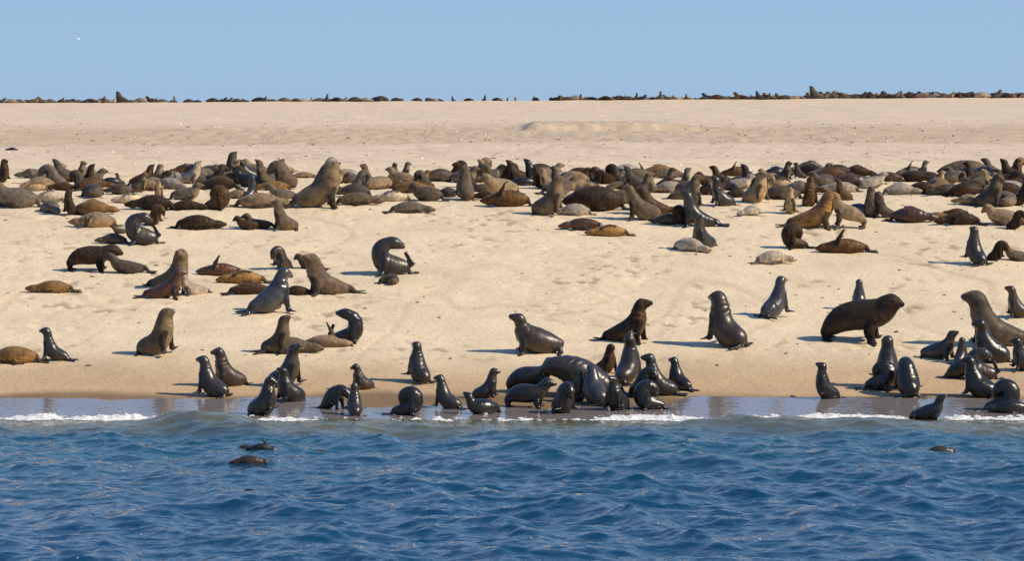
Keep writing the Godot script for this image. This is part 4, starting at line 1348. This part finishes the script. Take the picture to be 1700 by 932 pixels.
func place_seal(h: Dictionary, first: Dictionary) -> void:
	var shape: Dictionary = shapes[h.key]
	var called: String = h.o.get("name", "seal")
	var turn := -deg_to_rad(h.yaw)
	var r := reach(shape, turn)
	var lo: Vector3 = r[0]
	var hi: Vector3 = r[1]
	var b: Array = h.box
	var at: Vector3
	if h.o.has("water"):
		var d: float = FOCAL * EYE_HEIGHT / (b[3] - LEVEL)
		at = Vector3(((b[0] + b[2]) / 2.0 - 850.0) / FOCAL * d, 0.0, -d)
	else:
		at = spot((b[0] + b[2]) / 2.0, b[3])
	var px := FOCAL / -at.z
	var wide: float = (b[2] - b[0]) / px / (hi.x - lo.x)
	var high: float = (b[3] - b[1]) / px / hi.y
	var upright: float = clampf((hi.y / (hi.x - lo.x) - 0.4) / 0.5, 0.0, 1.0)
	var size: float = exp(lerpf(0.7 * log(wide) + 0.3 * log(high), 0.2 * log(wide) + 0.8 * log(high), upright))
	if h.o.has("water"): size = wide
	elif h.cell > 0.025 and upright < 0.3: size *= 1.16
	if size < 0.55 or size > 2.3: print("size %.2f (%.2f %.2f) %s" % [size, wide, high, h.label])
	var root: Node3D
	var whiskers: bool = h.cell < 0.02
	if first.has(h.key):
		root = first[h.key].duplicate()
		root.name = numbered(called)
		add_child(root)
	else:
		root = Node3D.new()
		root.name = numbered(called)
		add_child(root)
		put("body", seal_mesh(shape), null, root)
		seal_parts(root, shape, whiskers)
		first[h.key] = root
	var body: MeshInstance3D = root.get_child(0)
	body.material_override = mats[h.fur]
	root.scale = Vector3.ONE * size
	var middle := (lo + hi) / 2.0 * size
	var near := minf(0.5, hi.z - middle.z / size) * size * 0.45
	var x := at.x - middle.x
	var d := -at.z + near
	if h.o.has("water"):
		root.rotation = Vector3(0, turn, 0)
		root.position = Vector3(x, -hi.y * size * h.o.water + sea(x, d, 1.0).y + 0.01, -d)
	else:
		var slope := atan((base_profile(d + 0.5) - base_profile(d - 0.5)))
		root.basis = Basis(Vector3.RIGHT, slope) * Basis(Vector3.UP, turn) * Basis.from_scale(Vector3.ONE * size)
		root.position = Vector3(x, ground(at.x, d) - 0.012, -(d + middle.z))
	tag(root, h.label, "seal", h.group)


# the far colony on the ridge, a few pixels each
func make_ridge() -> void:
	var rng := RandomNumberGenerator.new()
	rng.seed = 41
	var kinds := [["lie", {"f": 1.2, "k": 1.3}], ["lie", {"f": 1.4, "k": 1.4}], ["side", {"f": 1.2}], ["prone", {"f": 1.2, "k": 1.3}], ["ball", {"f": 1.3}], ["flip", {"f": 1.1}], ["sit_up", {"f": 1.2, "k": 1.3}], ["tall", {"f": 1.2, "k": 1.3}], ["slope_up", {"f": 1.3, "k": 1.6}], ["hunch", {"f": 1.2}]]
	var made := []
	for k in kinds: made.append(seal_mesh(seal_shape(k[0] + "ridge", k[0], k[1], 0.045)))
	var furs := ["slate", "slate", "dark", "dark", "greybrown", "grey", "brown", "black", "slate", "tan", "silver"]
	# stretches of the ridge in the photograph: from, to, seals per 100 pixels
	for part in [[0, 70, 11.0], [72, 118, 11.0], [120, 178, 9.0], [185, 230, 9.0], [232, 278, 8.0], [284, 300, 8.0], [312, 390, 7.0], [392, 500, 9.0], [502, 620, 9.0], [622, 640, 8.0], [655, 680, 8.0], [690, 735, 7.0], [775, 805, 5.0], [822, 872, 4.0], [886, 902, 8.0], [914, 1140, 13.0], [1142, 1300, 12.0], [1300, 1345, 7.0], [1345, 1500, 20.0], [1500, 1700, 25.0], [1700, 1760, 20.0], [-60, 0, 10.0]]:
		var x: float = part[0] + 3.0
		while x < part[1]:
			var k := 0
			var roll := rng.randf()
			k = 0 if roll < 0.3 else 1 if roll < 0.52 else 2 if roll < 0.64 else 3 if roll < 0.8 else 4 if roll < 0.88 else 5 if roll < 0.92 else 9 if roll < 0.96 else 6
			var deep := rng.randf_range(0.0, 12.0 if x > 1340 else 6.0)
			var fur: String = furs[rng.randi() % furs.size()]
			var how: String = ["lying", "lying", "on its side", "with raised head", "curled", "with a flipper up", "sitting", "sitting", "sitting", "bowed"][k]
			ridge_seal(made[k], k, x, 330.0 + deep, rng.randf_range(1.0, 1.4) * (1.2 if x > 1340.0 else 0.9 + 0.45 * beach_noise.get_noise_1d(x * 0.9)) * (0.88 if k < 6 else 0.48), rng.randf() * 360.0 if k > 3 else [0.0, 180.0, 20.0, 160.0, 200.0][rng.randi() % 5], fur, "tiny %s seal %s in the far ridge row, %s" % [COLOURS[fur], how, stretch(x)])
			if x < 910.0 and rng.randf() < 0.3: x += 9.0
			x += 100.0 / part[2] * rng.randf_range(0.6, 1.4)
	for u in [[173, 7, 1.1, "slim seal upright on the ridge left of the great pointed bull"], [206, 8, 1.55, "tallest dark bull on the far ridge, a pointed shape on the left"], [108, 7, 0.9, "small pale-chested seal sitting on the ridge far left"], [263, 6, 0.8, "small seal sitting up on the ridge right of the pointed bull"], [292, 7, 1.0, "pale and dark seal sitting alone in a gap of the ridge row"], [440, 6, 1.0, "seal raising its nose on the ridge above the upright nose-up herd seal"], [541, 6, 1.25, "seal sitting highest on the ridge between the left end and the centre"], [640, 7, 0.7, "small dark seal sitting in a narrow gap of the ridge row"], [753, 6, 0.9, "lone seal sitting on the bare ridge left of the centre"], [842, 7, 0.6, "tiny seal sitting on the bare ridge at the centre"], [929, 7, 0.9, "seal sitting at the left end of the dense ridge row"], [1054, 6, 1.2, "left of two tall seals close together on the ridge"], [1094, 7, 1.35, "right of two tall seals close together on the ridge"], [1137, 7, 0.95, "pointed seal sitting alone in the ridge row right of the tall two"], [1262, 8, 1.1, "dark thickset seal raised on the ridge, left of a twin shape"], [1274, 6, 1.1, "seal with a fin-like raised neck on the ridge, right of a twin shape"], [1357, 8, 1.7, "large bull raising its head on the ridge at the start of the thick right row"], [1497, 7, 1.25, "upright seal with pale chest in the thick right row on the ridge"], [1560, 3, 1.4, "seal with lifted round head in the thick right row on the ridge"], [1594, 6, 1.1, "nose-up seal in the thick right row on the ridge"], [1652, 8, 1.2, "dark bull near the right end of the ridge row"]]:
		ridge_seal(made[u[1]], u[1], u[0], 329.0, u[2] * (0.62 if u[1] != 8 else 0.95), rng.randf_range(150.0, 210.0) if rng.randf() < 0.5 else rng.randf_range(-30.0, 30.0), "slate" if u[0] != 292 and u[0] != 1497 else "grey", u[3])


func ridge_seal(m: Mesh, _k: int, px: float, d: float, size: float, yaw: float, fur: String, label: String) -> void:
	var x := (px - 850.0) / FOCAL * d
	var o := put("ridge_seal", m, mats[fur])
	o.basis = Basis(Vector3.UP, -deg_to_rad(yaw)) * Basis.from_scale(Vector3.ONE * size)
	var c := m.get_aabb().get_center() * size
	o.position = Vector3(x, ground(x, d) - 0.02, -d) - Basis(Vector3.UP, -deg_to_rad(yaw)) * Vector3(c.x, 0, c.z)
	tag(o, label, "seal", "far seals along the ridge")


func _ready() -> void:
	# camera
	var cam := Camera3D.new()
	cam.name = "camera"
	cam.fov = rad_to_deg(2.0 * atan(466.0 / FOCAL))
	cam.near = 0.5
	cam.far = 9000.0
	add_child(cam)
	cam.position = Vector3(0, EYE_HEIGHT, 0)
	cam.rotation = Vector3(-atan((466.0 - LEVEL) / FOCAL), 0, 0)
	# sky, exposure
	var sky := ProceduralSkyMaterial.new()
	sky.sky_top_color = Color(0.07, 0.18, 0.44).linear_to_srgb()
	sky.sky_horizon_color = Color(0.275, 0.41, 0.575).linear_to_srgb()
	sky.sky_curve = 0.32
	sky.ground_bottom_color = Color(0.1, 0.14, 0.18).linear_to_srgb()
	sky.ground_horizon_color = Color(0.29, 0.42, 0.57).linear_to_srgb()
	sky.ground_curve = 0.02
	sky.sun_angle_max = 2.0
	var env := Environment.new()
	env.background_mode = Environment.BG_SKY
	env.sky = Sky.new()
	env.sky.sky_material = sky
	env.background_energy_multiplier = 1.0
	env.tonemap_mode = Environment.TONE_MAPPER_LINEAR
	env.tonemap_exposure = 1.28
	env.sdfgi_enabled = true
	env.ssao_enabled = true
	env.ssil_enabled = true
	var we := WorldEnvironment.new()
	we.name = "surroundings"
	we.environment = env
	add_child(we)
	# the sun: to the right, a little behind the boat
	var sun := DirectionalLight3D.new()
	sun.name = "sun"
	sun.light_energy = 1.5
	sun.light_color = Color(1.0, 0.94, 0.84)
	sun.light_angular_distance = 0.5
	sun.shadow_enabled = true
	add_child(sun)
	var up := deg_to_rad(39.0)
	var behind := deg_to_rad(18.0)
	sun.look_at(-Vector3(cos(up) * cos(behind), sin(up), cos(up) * sin(behind)))

	beach_noise.seed = 3
	beach_noise.noise_type = FastNoiseLite.TYPE_SIMPLEX_SMOOTH
	beach_noise.frequency = 0.03
	beach_noise.fractal_octaves = 3
	fine_noise.seed = 8
	fine_noise.noise_type = FastNoiseLite.TYPE_SIMPLEX_SMOOTH
	fine_noise.frequency = 0.03
	fine_noise.fractal_octaves = 2
	var t := Time.get_ticks_msec()
	make_materials()
	make_sand()
	print("sand ", Time.get_ticks_msec() - t)
	make_swell()
	make_water()
	print("water ", Time.get_ticks_msec() - t)
	make_herd()
	print("herd ", Time.get_ticks_msec() - t)
	make_ridge()
	var g := 6500.0 / 150.0
	make_gull("gull", Vector3((133.0 - 850.0) / g, EYE_HEIGHT + (LEVEL - 66.0) / g, -150.0), 0.9, true, 0.32, "white gull flying high in the sky at the upper left")
	var w := spot(1242, 294)
	make_gull("gull", w + Vector3(0, 0.05, 0), 2.6, false, 0.75, "white gull standing among the herd right of the long-necked dark seal")
	make_foam()
	make_litter()
	print("all ", Time.get_ticks_msec() - t, " objects ", get_child_count())
